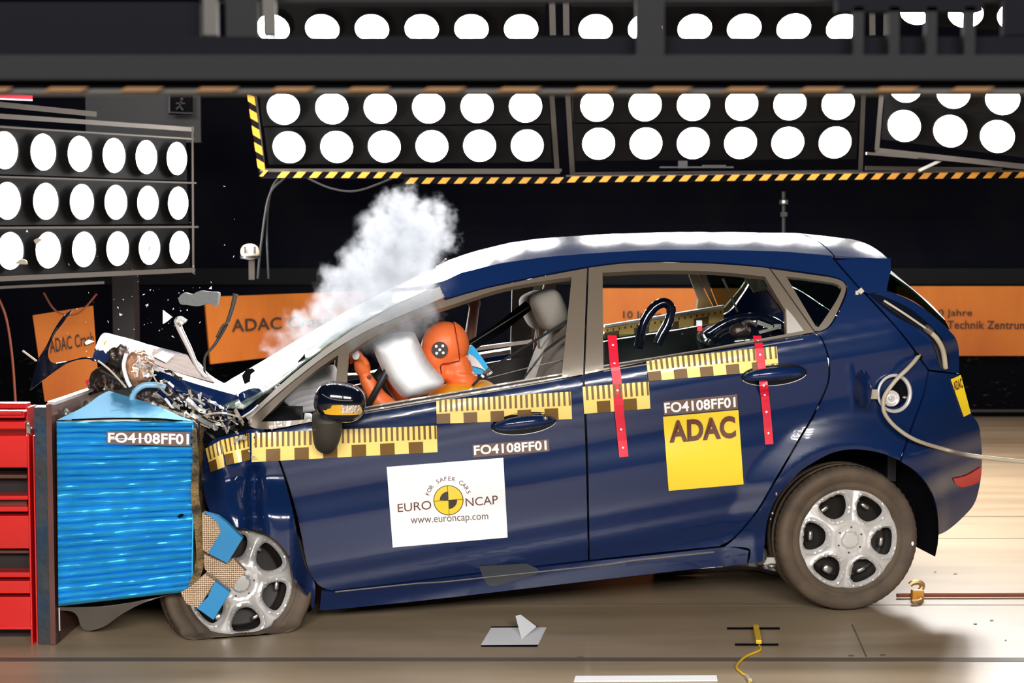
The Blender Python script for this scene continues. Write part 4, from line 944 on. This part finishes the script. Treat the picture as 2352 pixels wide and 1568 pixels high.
hl = put('headlamp', *rough(ell(K(318, 845, .10), (.060, .06, .066), Matrix.Rotation(R(20), 3, 'Y'), 40, 28, e=.9), .010, 30), M['headlight'], car, smooth=True)
put('lamp_rim', *tube([K(290, 812, .05), K(284, 840, .04), K(292, 872, .03), K(300, 888, .03)], .008, 8, 5), M['white'], hl, smooth=True)
put('bulb_shield', *rough(ell(K(276, 818, .16), (.045, .04, .04), Matrix.Rotation(R(-30), 3, 'Y'), 32, 20), .016, 28), M['hood_in'], hl, smooth=True)
put('chrome_splinter', *join([boxm(K(330 + rnd.uniform(-18, 26), 840 + rnd.uniform(-22, 24), .03 + rnd.random() * .03), (rnd.uniform(.006, .03), .004, rnd.uniform(.004, .014)), Euler((rnd.random() * 3, rnd.random() * 3, rnd.random())).to_matrix()) for _ in range(46)]), M['silver'], hl)
crumple('inner_wing', curve([(204, 905), (208, 860), (236, 838), (280, 822), (300, 850), (300, 890), (262, 896), (230, 900)], 4), 'hood_in', lambda x, y: .35, .05, 24, step=6, seed=2)
put('cooling_fan', *join([lathe([(.001, 0), (.03, -.02), (.06, 0), (.072, .012), (.075, -.004)], K(352, 918, .06), (EY * -1 + Vector((0, 0, .5))).normalized(), 30)]), M['hood_in'], car, smooth=True)
put('blue_shroud', *tube([K(303, 935, .02), K(306, 905, .02), K(328, 886, .02), K(358, 884, .02), K(380, 890, .02)], .012, 10, 6), mat('pale_blue_plastic', (.25, .5, .72), .35), car, smooth=True)
for i in range(34):
    x = rnd.uniform(385, 560); y = 905 + (x - 385) * .50 + rnd.gauss(0, 16); o_ = -.03 + .12 * rnd.random(); L_ = rnd.uniform(12, 40); an = rnd.gauss(.6, .5)
    q = [K(x + L_ * math.cos(an) * t, y + L_ * math.sin(an) * t + rnd.uniform(-4, 4), o_ + rnd.uniform(-.02, .02)) for t in (-1, -.3, .3, 1)]
    put('torn_strip', *ribbon(q, rnd.uniform(.005, .018), .003, Vector((rnd.uniform(-1, 1), rnd.uniform(-.5, .5), 1)), 4), M[rnd.choice(['steel', 'silver', 'black', 'softblack', 'white', 'hood_in', 'beige', 'paint', 'dgrey'])], car)
SC = ['steel', 'white', 'beige', 'black', 'paint', 'silver', 'hood_in', 'dgrey']
spec = [((398, 926), (440, 952), (500, 985), 10), ((410, 945), (455, 968), (505, 990), 8), ((440, 930), (480, 960), (495, 978), 7), ((385, 905), (420, 915), (446, 905), 12),
        ((400, 890), (425, 895), (440, 905), 9), ((475, 952), (510, 948), (548, 957), 4), ((478, 960), (505, 966), (540, 962), 3), ((530, 985), (546, 970), (556, 960), 6), ((512, 985), (528, 968), (542, 955), 4),
        ((556, 958), (576, 945), (592, 930), 3), ((345, 850), (368, 890), (388, 908), 3), ((230, 850), (270, 872), (300, 902), 4), ((250, 860), (280, 882), (285, 888), 5), ((365, 955), (380, 950), (400, 960), 8), ((490, 945), (520, 944), (550, 950), 5),
        ((404, 940), (408, 925), (412, 905), 4), ((420, 905), (445, 915), (470, 930), 5), ((380, 915), (395, 935), (410, 950), 5), ((560, 975), (548, 955), (540, 940), 8), ((470, 985), (490, 1005), (500, 1010), 6)]
for i, (a, b, c_, w) in enumerate(spec):
    o_ = -.02 + .05 * rnd.random(); sc = w * 6.0 / FPX
    put('bent_strut', *ribbon([K(*a, o_), K(*b, o_ - .02), K(*c_, o_)], sc, .004 + .004 * rnd.random(), Vector((rnd.uniform(-.5, .5), .4, 1)), 4), M[SC[i % len(SC)]], car, smooth=False)
crumple('torn_panel', curve([(400, 915), (440, 940), (480, 965), (510, 1000), (480, 1020), (466, 1000), (440, 968), (405, 950)], 4), 'softblack', lambda x, y: .10, .04, 14, step=8, seed=7)
crumple('cowl_panel', curve([(548, 905), (580, 892), (600, 896), (590, 920), (572, 950), (560, 962), (556, 930)], 4), 'paint', lambda x, y: .12, .03, 14, step=7, seed=9)
crumple('torn_panel', curve([(470, 990), (520, 975), (570, 972), (575, 986), (530, 994), (500, 1004), (476, 1022)], 4), 'softblack', lambda x, y: .02, .02, 14, step=7, seed=1)
puts('metal_splinter', [boxm(K(rnd.uniform(350, 580), 0, 0) * 0 + K(*q, -.02 - .03 * rnd.random()), (rnd.uniform(.004, .022), .003, rnd.uniform(.003, .010)), Euler((rnd.random() * 3, rnd.random() * 3, rnd.random())).to_matrix()) for q in [(rnd.gauss(470, 60), 0) for _ in range(36)] for q in [(q[0], 905 + (q[0] - 400) * .5 + rnd.gauss(0, 18))]], M['silver'], car)
crumple('wheel_arch_liner', curve([(460, 1180, 1), (540, 1196), (600, 1215), (650, 1262), (690, 1330), (716, 1400, 1), (640, 1440, 1), (440, 1440, 1), (400, 1330)], 3), 'softblack', lambda x, y: .25, .02, step=24)
put('engine_and_shade_fill', *join([cbox(cx(440), cx(640), .22, CW - .15, .2, .80), cbox(cx(300), cx(720), .35, CW - .1, .03, .3), cbox(cx(170), cx(320), .62, CW - .1, .02, .3)]), M['softblack'], car)  # engine, plus a dark box added in place of the nose's shadow
put('scratch', *join([tube([S(488, 1106, .003), S(512, 1120, .004)], .0025, 5), tube([S(541, 1130, .003), S(551, 1140, .004)], .003, 5), tube([S(537, 1105, .003), S(545, 1094, .003)], .002, 5), tube([S(632, 1120, .003), S(646, 1132, .003)], .002, 5)]), M['silver'], car)
# ================================================================== crash test dummy at the wheel
dm = thing('crash_test_dummy', K(1050, 1090, .4), 'orange crash test dummy in a yellow suit, face pressed into the white driver airbag', 'dummy', rz=TH)
OF = .40
def kk(x, y, o=0): return K(x, y, OF + o)
mr = Matrix.Rotation(TH, 3, 'Z')
geo = [ell(kk(1022, 792), (.095, .078, .100), mr @ Matrix.Rotation(R(-12), 3, 'Y')), ell(kk(1002, 818), (.065, .066, .085), mr), ell(kk(1010, 850), (.045, .055, .05), mr),
       ell(kk(966, 815), (.022, .02, .03), mr), caps(kk(1048, 835), kk(1068, 900), .060, .062), ell(kk(1040, 858), (.055, .055, .04), mr),
       # neck rings
       lathe([(.001, -.01), (.066, -.01), (.070, 0), (.066, .01), (.001, .01)], kk(1060, 860), Vector((.15, 0, 1)), 28), lathe([(.001, -.01), (.067, -.01), (.071, 0), (.067, .01), (.001, .01)], kk(1064, 874), Vector((.15, 0, 1)), 28),
       ell(kk(1070, 970), (.10, .14, .10), mr), caps(kk(1075, 950), kk(1110, 1090), .10, .12), caps(kk(1000, 1100, -.1), kk(880, 1090, -.1), .07, .055), caps(kk(1000, 1100, .1), kk(880, 1090, .1), .07, .055),
       # near arm up to the wheel
       caps(kk(1050, 930, -.17), kk(950, 985, -.17), .050, .042), caps(kk(950, 985, -.17), kk(868, 915, -.12), .044, .040), caps(kk(868, 915, -.12), kk(842, 872, -.12), .040, .030),
       ell(kk(832, 842, -.12), (.034, .026, .048), mr @ Matrix.Rotation(R(-15), 3, 'Y')),
       caps(kk(1050, 930, .17), kk(960, 960, .17), .048, .04), caps(kk(960, 960, .17), kk(900, 880, .16), .04, .03)]
for k in range(4):                                      # fingers closing on the rim
    a = kk(826 - 2 * k, 822 + 2 * k, -.145 + .022 * k); b = kk(812, 800 + 5 * k, -.15 + .022 * k); c_ = kk(806, 818 + 5 * k, -.15 + .022 * k)
    geo += [caps(a, b, .0105, .0095), caps(b, c_, .0095, .008)]
geo += [caps(kk(842, 836, -.14), kk(826, 812, -.155), .012, .010), caps(kk(826, 812, -.155), kk(818, 804, -.15), .010, .009)]
put('body', *join(geo), M['skin'], dm, remesh=.006)
put('suit', *join([ell(kk(1058, 950), (.17, .21, .135), mr, 30, 18), ell(kk(1110, 935), (.08, .18, .115), mr, 24, 16), caps(kk(1070, 935, -.19), kk(985, 965, -.19), .062, .055), caps(kk(1070, 935, .19), kk(985, 965, .19), .062, .055), caps(kk(1075, 960), kk(1112, 1100), .16, .17)]), M['suit'], dm, remesh=.010)
# skull cap: a shell over the back of the head
V, Fs = ell(kk(1023, 791), (.099, .082, .104), mr @ Matrix.Rotation(R(-12), 3, 'Y'), 40, 26)
ok = [f for f in Fs if all((proj(V[i])[0] > 1042 + (proj(V[i])[1] - 742) * .14) and proj(V[i])[1] < 836 for i in f)]
put('skull_cap', V, ok, M['skin'], dm, smooth=True, thick=.004)
put('seam', *join([tube([kk(1043, 740, -.03), kk(1048, 770, -.075), kk(1053, 800, -.078), kk(1056, 826, -.062)], .0016, 6, 5), tube([kk(1056, 828, -.066), kk(1034, 833, -.07), kk(1013, 838, -.062), kk(1014, 858, -.055)], .002, 6, 5)]), M['darkred'], dm)
tm = put('target_marker', *lathe([(.001, .003), (.0325, .003), (.0335, 0)], kk(1010, 803, -.081), (-EY + Vector((-.1, 0, -.05))).normalized(), 32), M['ink'], dm)
dots = [(0, 0), (-8, -8), (7, -9), (-7, 8), (8, 7)]
puts('marker_dot', [lathe([(.0005, .0015), (.0058, .0015), (.006, 0)], kk(1010 + x, 803 + y, -.0855), -EY, 16) for x, y in dots], M['white'], tm)
put('wrist_bolt', *lathe([(.001, .003), (.006, .003), (.008, 0)], kk(848, 866, -.155), -EY, 16), M['darkred'], dm)
put('hand_spot', *ell(kk(817, 815, -.168), (.016, .006, .020)), M['white'], dm, smooth=True)  # plain white oval on the hand
put('shoulder_clip', *join([boxm(kk(1118 + rnd.uniform(-10, 10), 858 + rnd.uniform(-8, 8), -.16), (.012, .008, .008), Euler((rnd.random() * 3, rnd.random() * 3, 0)).to_matrix()) for _ in range(9)]), M['steel'], dm)
d2 = thing('crash_test_dummy', K(1090, 900, 1.2), 'shadowed passenger dummy beyond the driver, with a blue and white shoulder', 'dummy', rz=TH)
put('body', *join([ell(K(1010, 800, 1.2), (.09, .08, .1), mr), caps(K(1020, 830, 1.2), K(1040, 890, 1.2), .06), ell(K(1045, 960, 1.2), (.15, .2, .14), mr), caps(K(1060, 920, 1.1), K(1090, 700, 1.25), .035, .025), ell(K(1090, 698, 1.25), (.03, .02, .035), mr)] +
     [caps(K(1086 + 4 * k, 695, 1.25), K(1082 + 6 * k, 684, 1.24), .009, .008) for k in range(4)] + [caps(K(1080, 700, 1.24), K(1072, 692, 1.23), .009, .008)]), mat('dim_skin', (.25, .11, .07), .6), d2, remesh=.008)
pp = panel('shoulder_patch', curve([(1074, 800, 1), (1084, 792), (1108, 822), (1124, 850), (1112, 860, 1), (1078, 858, 1)], 4), M['blue'], d2, mapf=lambda x, y, l: K(x, y, .66), thick=.02)
panel('patch_stripe', curve([(1076, 812, 1), (1092, 822), (1116, 852, 1), (1106, 846), (1076, 838, 1)], 4), M['white'], pp, mapf=lambda x, y, l: K(x, y, .645), thick=.003)

# ================================================================== the barrier
BD = 5.80
M['darkblock'] = mat('dark_block', (.02, .012, .012), .7)
br = thing('crash_barrier', G(100, 1500), 'red steel barrier frame carrying the crushed blue honeycomb block', 'barrier')
def wb(px0, px1, py0, py1, d, dep):
    a, b = W(px0, py0, d), W(px1, py1, d); return box2(a.x, b.x, a.y, a.y + dep, a.z, b.z)
put('red_frame', *join([wb(60, 76, 935, 1515, BD, .1), wb(-220, 64, 1000, 1074, BD + .01, .08), wb(-220, 64, 1138, 1148, BD + .01, .08), wb(-220, 64, 1163, 1175, BD + .01, .08), wb(-220, 70, 1184, 1260, BD + .01, .08),
    wb(-220, 70, 1314, 1326, BD + .01, .08), wb(-220, 70, 1334, 1363, BD + .01, .08), wb(-220, 74, 1371, 1446, BD + .01, .08), wb(74, 88, 1000, 1515, BD + .005, .095),
    wb(-220, 60, 926, 938, BD, .06), wb(-220, 56, 945, 960, BD - .02, .1), wb(-220, 58, 968, 985, BD - .03, .1), wb(-220, 60, 936, 1000, BD + .06, .05), wb(-220, 74, 1440, 1446, BD, .1)]), M['red'], br, bevel=.004)
puts('crossbar', ([wb(-220, 62, 1149, 1162, BD + .06, .05), wb(-220, 66, 1364, 1370, BD + .1, .1), wb(-220, 66, 1264, 1270, BD + .05, .05), wb(-220, 62, 1090, 1098, BD + .05, .1)]), mat('brownish_steel', (.12, .05, .035), .4, .4), br)
put('base_plate', *wb(-220, 74, 1512, 1518, BD + .05, .8), M['dgrey'], br)
put('red_bolt', *join([ell(W(64, 973, BD - .04), (.008, .006, .008)), ell(W(72, 982, BD - .04), (.006, .006, .007)), boxm(W(66, 985, BD - .02), (.014, .01, .03))]), M['steel'], br)
put('rail_highlight', *join([wb(-220, 50, 946, 952, BD - .035, .02)]), M['red'], br)
pl = put('backing_plate', *join([wb(78, 122, 935, 1478, BD, .03), wb(90, 134, 1440, 1500, BD + .02, .03)]), M['dsteel'], br)
V = [W(118, 928, BD - .01), W(128, 1480, BD - .01), W(118, 928, BD - .01) + Vector((0, .92, 0)), W(128, 1480, BD - .01) + Vector((0, .92, 0))]; V[1].x = V[0].x; V[3].x = V[0].x
put('steel_plate', [V[0], V[1], V[3], V[2]], [[0, 1, 2, 3]], mat('plate_red_reflection', (.16, .07, .06), .35, .6), br, thick=.02)  # red reflection put into the plate's base colour
put('plate_edge', *ribbon([V[0] + Vector((0, 0, .004)), V[2] + Vector((0, 0, .004))], .028, .012, Vector((1, 0, 0))), M['silver'], br)
put('plate_bolt', *join([lathe([(.001, .02), (.012, .02), (.014, .012), (.022, .010), (.022, 0)], V[0] + Vector((.012, y, -.05)), (1, -.3, 0), 10) for y in (.12, .42)] + [boxm(V[0] + Vector((.03, y, -.05)), (.03, .012, .012)) for y in (.12, .42)]), M['steel'], br)
puts('plate_slot', [ell(W(x, y, BD - .001), (.004, .002, .009)) for x, y in ((86, 950), (108, 942), (88, 1015), (110, 1010), (91, 1085), (112, 1078))], M['ink'], br)
# corrugated blue block
f = quadmap([(130, 967), (443, 966), (440, 1357), (134, 1392)])
rows = [0, .035, .065, .1, .14, .18, .215, .26, .30, .335, .38, .43, .47, .52, .555, .60, .645, .685, .73, .765, .81, .85, .885, .93, .965, 1.0]
NU, SUBV = 46, 6; V = []; Fs = []; nv = (len(rows) - 1) * SUBV
for j in range(nv + 1):
    rj = min(j // SUBV, len(rows) - 2); s = (j - rj * SUBV) / SUBV; v = rows[rj] + (rows[rj + 1] - rows[rj]) * s
    for i in range(NU + 1):
        u = i / NU; wob = .006 * mnoise.noise(Vector((u * 5, rj * 1.7, 2))); p = f(u, max(0, min(1, v + wob * (0 if j in (0, nv) else 1))))
        bulge = .022 * math.sin(math.pi * s) ** .7 * (1 + .6 * mnoise.noise(Vector((u * 3.5, rj * 2.3, 0)))) + .008 * mnoise.noise(Vector((u * 9, v * 14, 4)))
        V.append(W(p.x, p.y, BD - bulge))
for j in range(nv):
    for i in range(NU): k = j * (NU + 1) + i; Fs.append([k, k + 1, k + NU + 2, k + NU + 1])
hb = put('honeycomb_block', V, face_cam(V, Fs), M['blue'], br, smooth=True, thick=.01)
a, b = W(133, 972, BD), W(440, 1356, BD)
put('block_core', *box2(a.x, b.x, a.y + .015, a.y + .85, b.z, a.z), M['ochre'], br)
c_ = W(118, 1000, BD); put('dark_backing_block', *box2(-4.2, c_.x - .03, c_.y + .12, c_.y + 1.0, 0, .80), M['darkblock'], br)  # dark block added behind the red frame to keep its openings dark
pk = curve([(132, 963, 1), (150, 955), (195, 932), (228, 908), (250, 897, 1), (300, 912), (370, 935), (420, 958), (448, 968), (455, 984, 1), (443, 967), (360, 962), (260, 960), (180, 962)], 5)
fl = panel('top_flap', pk, mat('pale_blue_sheet', (.10, .42, .72), .3, .2), br, mapf=lambda x, y, l: W(x, y, BD - .01 + max(0, 965 - y) * .004), thick=.003, step=9)
put('top_gap', *ribbon([W(165, 964, BD - .004), W(260, 961, BD - .004), W(360, 962, BD - .004), W(420, 967, BD - .004)], .006, .01, Vector((0, 0, 1)), 4), M['softblack'], br)
lb = quad_sheet('number_label', [(245, 990), (437, 992), (437, 1025), (245, 1019)], M['labelbg'], br, lambda x, y, l: W(x, y, BD - .034 - l), 0, 2, 1, .001)
text_on('lettering', 'FO4108FF01', [(248, 993), (434, 996), (434, 1021), (248, 1016)], M['wtext'], lb, lambda x, y, l: W(x, y, BD - .037 - l), 0, .03)
put('strike_line', *ribbon([W(250, 1008, BD - .0375), W(340, 1006, BD - .0375)], .003, .001, Vector((0, 0, 1))), M['wtext'], lb)
put('block_hole', *ell(W(415, 1184, BD - .035), (.012, .004, .006), Matrix.Rotation(R(-25), 3, 'Y')), M['softblack'], br)
put('adhesive_side', *join([ribbon([W(446, 985, BD - .02), W(450, 1060, BD - .02), W(448, 1130, BD - .02), W(456, 1200, BD - .02), W(462, 1270, BD - .02), W(452, 1320, BD - .02), W(440, 1345, BD - .02)], lambda s: .012 + .03 * s * (1.2 - s) * 2, .03, EX, 5)]), M['ochre'], br)
put('side_edge', *ribbon([W(443, 975, BD - .03), W(445, 1060, BD - .03), W(443, 1200, BD - .03), W(441, 1355, BD - .03)], .005, .004, EX, 4), M['blue'], br)
put('bottom_sheet', *panel_geo(curve([(135, 1396, 1), (250, 1392), (360, 1372), (415, 1358, 1), (400, 1362), (330, 1384), (280, 1410), (240, 1438), (205, 1448), (187, 1440), (178, 1415), (165, 1404), (140, 1402, 1)], 5), (), 0, 8, lambda x, y, l: W(x, y, BD + .02 + .0022 * max(0, y - 1380) - .02 * math.sin(x * .06))), M['grey'], br, smooth=True, thick=.003)
put('edge_wire', *tube([W(136, 1395, BD), W(137, 1448, BD)], .003, 6), M['silver'], br)
# torn honeycomb pieces in front of the front wheel
def scrap(blue, tan, label, d):
    r = thing('honeycomb_scrap', W(sum(p[0] for p in blue) / len(blue), sum(p[1] for p in blue) / len(blue), d), label, 'barrier scrap', 'torn honeycomb pieces')
    for nm, pl_, m, dd in (('blue_face', blue, M['blueedge'], 0), ('bare_core', tan, M['comb'], .012)):
        put(nm, *panel_geo(curve([(*p[:2], 1) for p in pl_], 1), (), 0, 10, lambda x, y, l: W(x, y, d + dd)), m, r, thick=.03 if nm == 'blue_face' else .045)
def comb():
    m = mat('honeycomb_cells', (.45, .31, .19), .45, .3); nt = m.node_tree; b = nt.nodes['Principled BSDF']
    tc = nt.nodes.new('ShaderNodeTexCoord'); v = nt.nodes.new('ShaderNodeTexVoronoi'); v.inputs['Scale'].default_value = 130; v.inputs['Randomness'].default_value = .15
    r = nt.nodes.new('ShaderNodeValToRGB'); r.color_ramp.elements[0].position = .25; r.color_ramp.elements[0].color = (.16, .09, .04, 1); r.color_ramp.elements[1].position = .5; r.color_ramp.elements[1].color = (.62, .45, .30, 1)
    bp = nt.nodes.new('ShaderNodeBump'); bp.inputs['Strength'].default_value = .6; bp.inputs['Distance'].default_value = .004
    nt.links.new(tc.outputs['Object'], v.inputs[0]); nt.links.new(v.outputs[0], r.inputs[0]); nt.links.new(r.outputs[0], b.inputs['Base Color']); nt.links.new(v.outputs[0], bp.inputs['Height']); nt.links.new(bp.outputs[0], b.inputs['Normal'])
    return m
M['comb'] = comb()
scrap([(468, 1176), (500, 1185), (520, 1200), (557, 1236), (522, 1293), (478, 1270), (508, 1220), (498, 1196)], [(464, 1178), (498, 1192), (511, 1217), (480, 1272), (466, 1262)], 'blue-edged honeycomb corner jutting out highest over the front wheel', 5.70)
scrap([(494, 1335), (528, 1360), (490, 1423), (452, 1396), (478, 1370)], [(415, 1360), (440, 1345), (470, 1318), (494, 1334), (456, 1396), (428, 1386)], 'blue-ended honeycomb strip lying lowest across the front wheel', 5.63)
r_ = put('honeycomb_scrap', *panel_geo(curve([(468, 1272, 1), (520, 1295, 1), (535, 1282, 1), (564, 1312, 1), (540, 1340, 1), (525, 1358, 1), (488, 1330, 1), (470, 1305, 1)], 1), (), 0, 10, lambda x, y, l: W(x, y, 5.72)), M['comb'], None, thick=.03)
tag(r_, 'bare tan honeycomb square between the two blue-edged pieces on the front wheel', 'barrier scrap', 'torn honeycomb pieces')

# ================================================================== flying debris
def wpanel(name, pts, m, d, label, cat, th=.02, n=4, f=None):
    o = put(name, *panel_geo(curve(pts, n), (), 0, 7, f or (lambda x, y, l: W(x, y, d))), m, None, smooth=True, thick=th); tag(o, label, cat); return o
wpanel('foam_chunk', [(410, 684), (422, 672), (440, 676), (458, 668), (480, 670), (501, 672), (500, 686), (496, 704), (480, 697), (455, 703), (428, 700), (414, 698)], mat('grey_foam', (.14, .15, .15), .8, bump=(60, .8)), 6.4, 'ragged dark grey foam chunk in the air above the bonnet', 'debris', .05)
wpanel('plastic_shard', [(374, 712, 1), (395, 728, 1), (384, 738), (374, 744, 1)], M['white'], 6.3, 'white triangular shard in the air below the dark foam chunk', 'debris', .008)
o = put('wiper_arm', *join([ribbon([W(420, 745, 6.2), W(408, 735, 6.2), W(412, 752, 6.2), W(435, 800, 6.2), W(455, 845, 6.2), W(475, 868, 6.2)], lambda s: .030 - .018 * s, .012, Vector((1, 0, .2)), 5), tube([W(405, 740, 6.2), W(414, 730, 6.2), W(428, 738, 6.2)], .008, 8, 5)]), M['silver'], car, smooth=True)
o = put('trim_strip', *ribbon([W(415, 775, 6.22), W(430, 805, 6.22), W(452, 842, 6.22), W(468, 864, 6.22)], .012, .01, Vector((1, 0, .2)), 5), M['softblack']); tag(o, 'thin black strip running alongside the bright wiper arm', 'trim')
o = put('wiper_blade', *join([ribbon([W(541, 675, 6.3), W(534, 705, 6.3), W(520, 745, 6.3), W(494, 790, 6.3), W(470, 822, 6.3), W(472, 870, 6.3)], lambda s: .020 - .014 * s, .008, Vector((1, 0, .3)), 5), tube([W(524, 742, 6.28), W(512, 748, 6.28), W(498, 775, 6.28)], .006, 6, 4)]), M['armgrey'], car, smooth=True)
bt = thing('bumper_trim', W(110, 830, 5.9), 'glossy black torn bumper trim flying over the red barrier frame', 'debris')
put('blade', *panel_geo(curve([(166, 712, 1), (150, 722), (128, 755), (108, 795), (90, 820), (78, 858), (68, 896, 1), (100, 872), (130, 850), (160, 832), (200, 824), (232, 836, 1), (200, 820), (160, 828), (124, 834), (112, 822), (112, 800), (124, 770), (146, 740)], 4), (), 0, 6, lambda x, y, l: W(x, y, 5.9 + .04 * math.sin(x * .05))), M['gloss'], bt, smooth=True, thick=.006)
put('torn_end', *ribbon([W(225, 828, 5.9), W(255, 852, 5.9), W(290, 890, 5.9)], .006, .004, Vector((0, 0, 1)), 4), M['beige'], bt)
o = put('plastic_sliver', *ribbon([W(52, 805, 6.1), W(84, 829, 6.1)], .007, .004, Vector((0, 0, 1))), M['beige']); tag(o, 'pale thin sliver in the air beside the flying black trim', 'debris')
wpanel('plastic_shard', [(194, 786, 1), (202, 780), (216, 784, 1), (208, 788), (198, 792)], M['white'], 6.2, 'white shard in the air in front of the small askew banner', 'debris', .006)
wpanel('plastic_shard', [(77, 552, 1), (88, 546), (98, 550, 1), (90, 556), (84, 562)], M['beige'], 8.4, 'pale chip in front of the lowest lamp row, second lamp', 'debris', .006)
wpanel('plastic_shard', [(32, 606, 1), (48, 594), (62, 600), (62, 607, 1)], M['beige'], 8.4, 'pale chip below the lowest lamp row at the picture edge', 'debris', .006)
wpanel('plastic_shard', [(338, 578, 1), (344, 564, 1), (346, 566, 1), (341, 579, 1)], M['rust'], 8.4, 'dark sliver across the fifth lamp of the lowest row', 'debris', .006)
rb = wpanel('red_cap', [(196, 874), (206, 870), (214, 888), (204, 892)], M['redtape'], 6.6, 'small red cap under the wrecked bonnet beside the barrier plate', 'cap', .03)
me = bpy.data.meshes.new('glass_shard'); me.from_pydata([(-1, 0, -.6), (.9, .1, -.4), (.2, 0, 1), (0, .3, 0)], [], [[0, 1, 2], [0, 3, 1], [1, 3, 2], [2, 3, 0]]); me.materials.append(M['white'])
hand = [(271, 706), (277, 722), (248, 739), (338, 700), (330, 676), (459, 740), (397, 773), (398, 709), (486, 865), (430, 712), (515, 428), (62, 531), (158, 607), (485, 648), (537, 589), (484, 661)]
for k in range(70):
    if k < len(hand): px, py = hand[k]; s = rnd.uniform(.004, .008)
    else: px, py = rnd.gauss(360, 130), rnd.gauss(720, 90); s = rnd.uniform(.0012, .0035)
    if px < 5 or (py > 830 and px > 240): px, py = rnd.uniform(240, 460), rnd.uniform(600, 760)
    o = bpy.data.objects.new('glass_shard', me); scn.collection.objects.link(o)
    o.location = W(px, py, rnd.uniform(5.9, 7.0)); o.rotation_euler = (rnd.random() * 6, rnd.random() * 6, rnd.random() * 6); o.scale = (s, s, s * rnd.uniform(.7, 1.6))
    tag(o, 'tiny bright glass shard flying in the dark air over the bonnet', 'glass shard', 'glass shards in the air')

# ================================================================== smoke
blobs = [(930, 458, 30), (905, 492, 46), (958, 500, 48), (1010, 505, 36), (868, 535, 46), (940, 556, 66), (1000, 545, 40), (835, 600, 50), (900, 622, 72), (965, 615, 48), (800, 660, 58), (880, 690, 78), (955, 680, 56), (765, 715, 56), (850, 740, 66), (700, 760, 44), (770, 770, 44), (650, 790, 34), (620, 805, 22), (925, 735, 50), (985, 720, 34)]
c0 = W(860, 640, 6.2)
smd = bpy.data.meshes.new('smoke_cloud'); V, Fs = boxm((0, 0, 0), (1.05, .62, 1.0)); smd.from_pydata([tuple(v) for v in V], [], Fs)
sm = bpy.data.objects.new('smoke_cloud', smd); scn.collection.objects.link(sm); sm.location = c0
tag(sm, 'billowing white grey smoke rising from the shattered windscreen', 'smoke'); sm['kind'] = 'stuff'
m = bpy.data.materials.new('smoke'); m.use_nodes = True; nt = m.node_tree; nt.nodes.clear(); N = nt.nodes; L = nt.links
out = N.new('ShaderNodeOutputMaterial'); pv = N.new('ShaderNodeVolumePrincipled'); L.new(pv.outputs[0], out.inputs['Volume'])
pv.inputs['Color'].default_value = (.73, .765, .82, 1); pv.inputs['Anisotropy'].default_value = .2
tc = N.new('ShaderNodeTexCoord'); n1 = N.new('ShaderNodeTexNoise'); n1.inputs['Scale'].default_value = 13; n1.inputs['Detail'].default_value = 4; n1.inputs['Roughness'].default_value = .6
L.new(tc.outputs['Object'], n1.inputs['Vector'])
sub = N.new('ShaderNodeVectorMath'); sub.operation = 'SUBTRACT'; sub.inputs[1].default_value = (.5, .5, .5); L.new(n1.outputs['Color'], sub.inputs[0])
scl = N.new('ShaderNodeVectorMath'); scl.operation = 'SCALE'; scl.inputs['Scale'].default_value = .21; L.new(sub.outputs[0], scl.inputs[0])
add = N.new('ShaderNodeVectorMath'); add.operation = 'ADD'; L.new(tc.outputs['Object'], add.inputs[0]); L.new(scl.outputs[0], add.inputs[1])
prev = None
for bx, by, rr in blobs:
    dd = 6.2 + rnd.uniform(-.05, .08); c_ = W(bx, by, dd) - c0; r = rr * 1.28 * dd / FPX
    ds = N.new('ShaderNodeVectorMath'); ds.operation = 'DISTANCE'; ds.inputs[1].default_value = c_; L.new(add.outputs[0], ds.inputs[0])
    mr_ = N.new('ShaderNodeMapRange'); mr_.inputs[1].default_value = r; mr_.inputs[2].default_value = r * .35; mr_.inputs[3].default_value = 0; mr_.inputs[4].default_value = 1 if by < 780 else .4; mr_.interpolation_type = 'SMOOTHSTEP'
    L.new(ds.outputs['Value'], mr_.inputs[0])
    if prev is None: prev = mr_.outputs[0]
    else:
        mx = N.new('ShaderNodeMath'); mx.operation = 'MAXIMUM'; L.new(prev, mx.inputs[0]); L.new(mr_.outputs[0], mx.inputs[1]); prev = mx.outputs[0]
n2 = N.new('ShaderNodeTexNoise'); n2.inputs['Scale'].default_value = 17; n2.inputs['Detail'].default_value = 5; L.new(tc.outputs['Object'], n2.inputs['Vector'])
r2 = N.new('ShaderNodeMapRange'); r2.inputs[1].default_value = .35; r2.inputs[2].default_value = .62; r2.inputs[3].default_value = .25; r2.inputs[4].default_value = 1; L.new(n2.outputs[0], r2.inputs[0])
m1 = N.new('ShaderNodeMath'); m1.operation = 'MULTIPLY'; L.new(prev, m1.inputs[0]); L.new(r2.outputs[0], m1.inputs[1])
m2 = N.new('ShaderNodeMath'); m2.operation = 'MULTIPLY'; m2.inputs[1].default_value = 16.0; L.new(m1.outputs[0], m2.inputs[0]); L.new(m2.outputs[0], pv.inputs['Density'])
smd.materials.append(m)
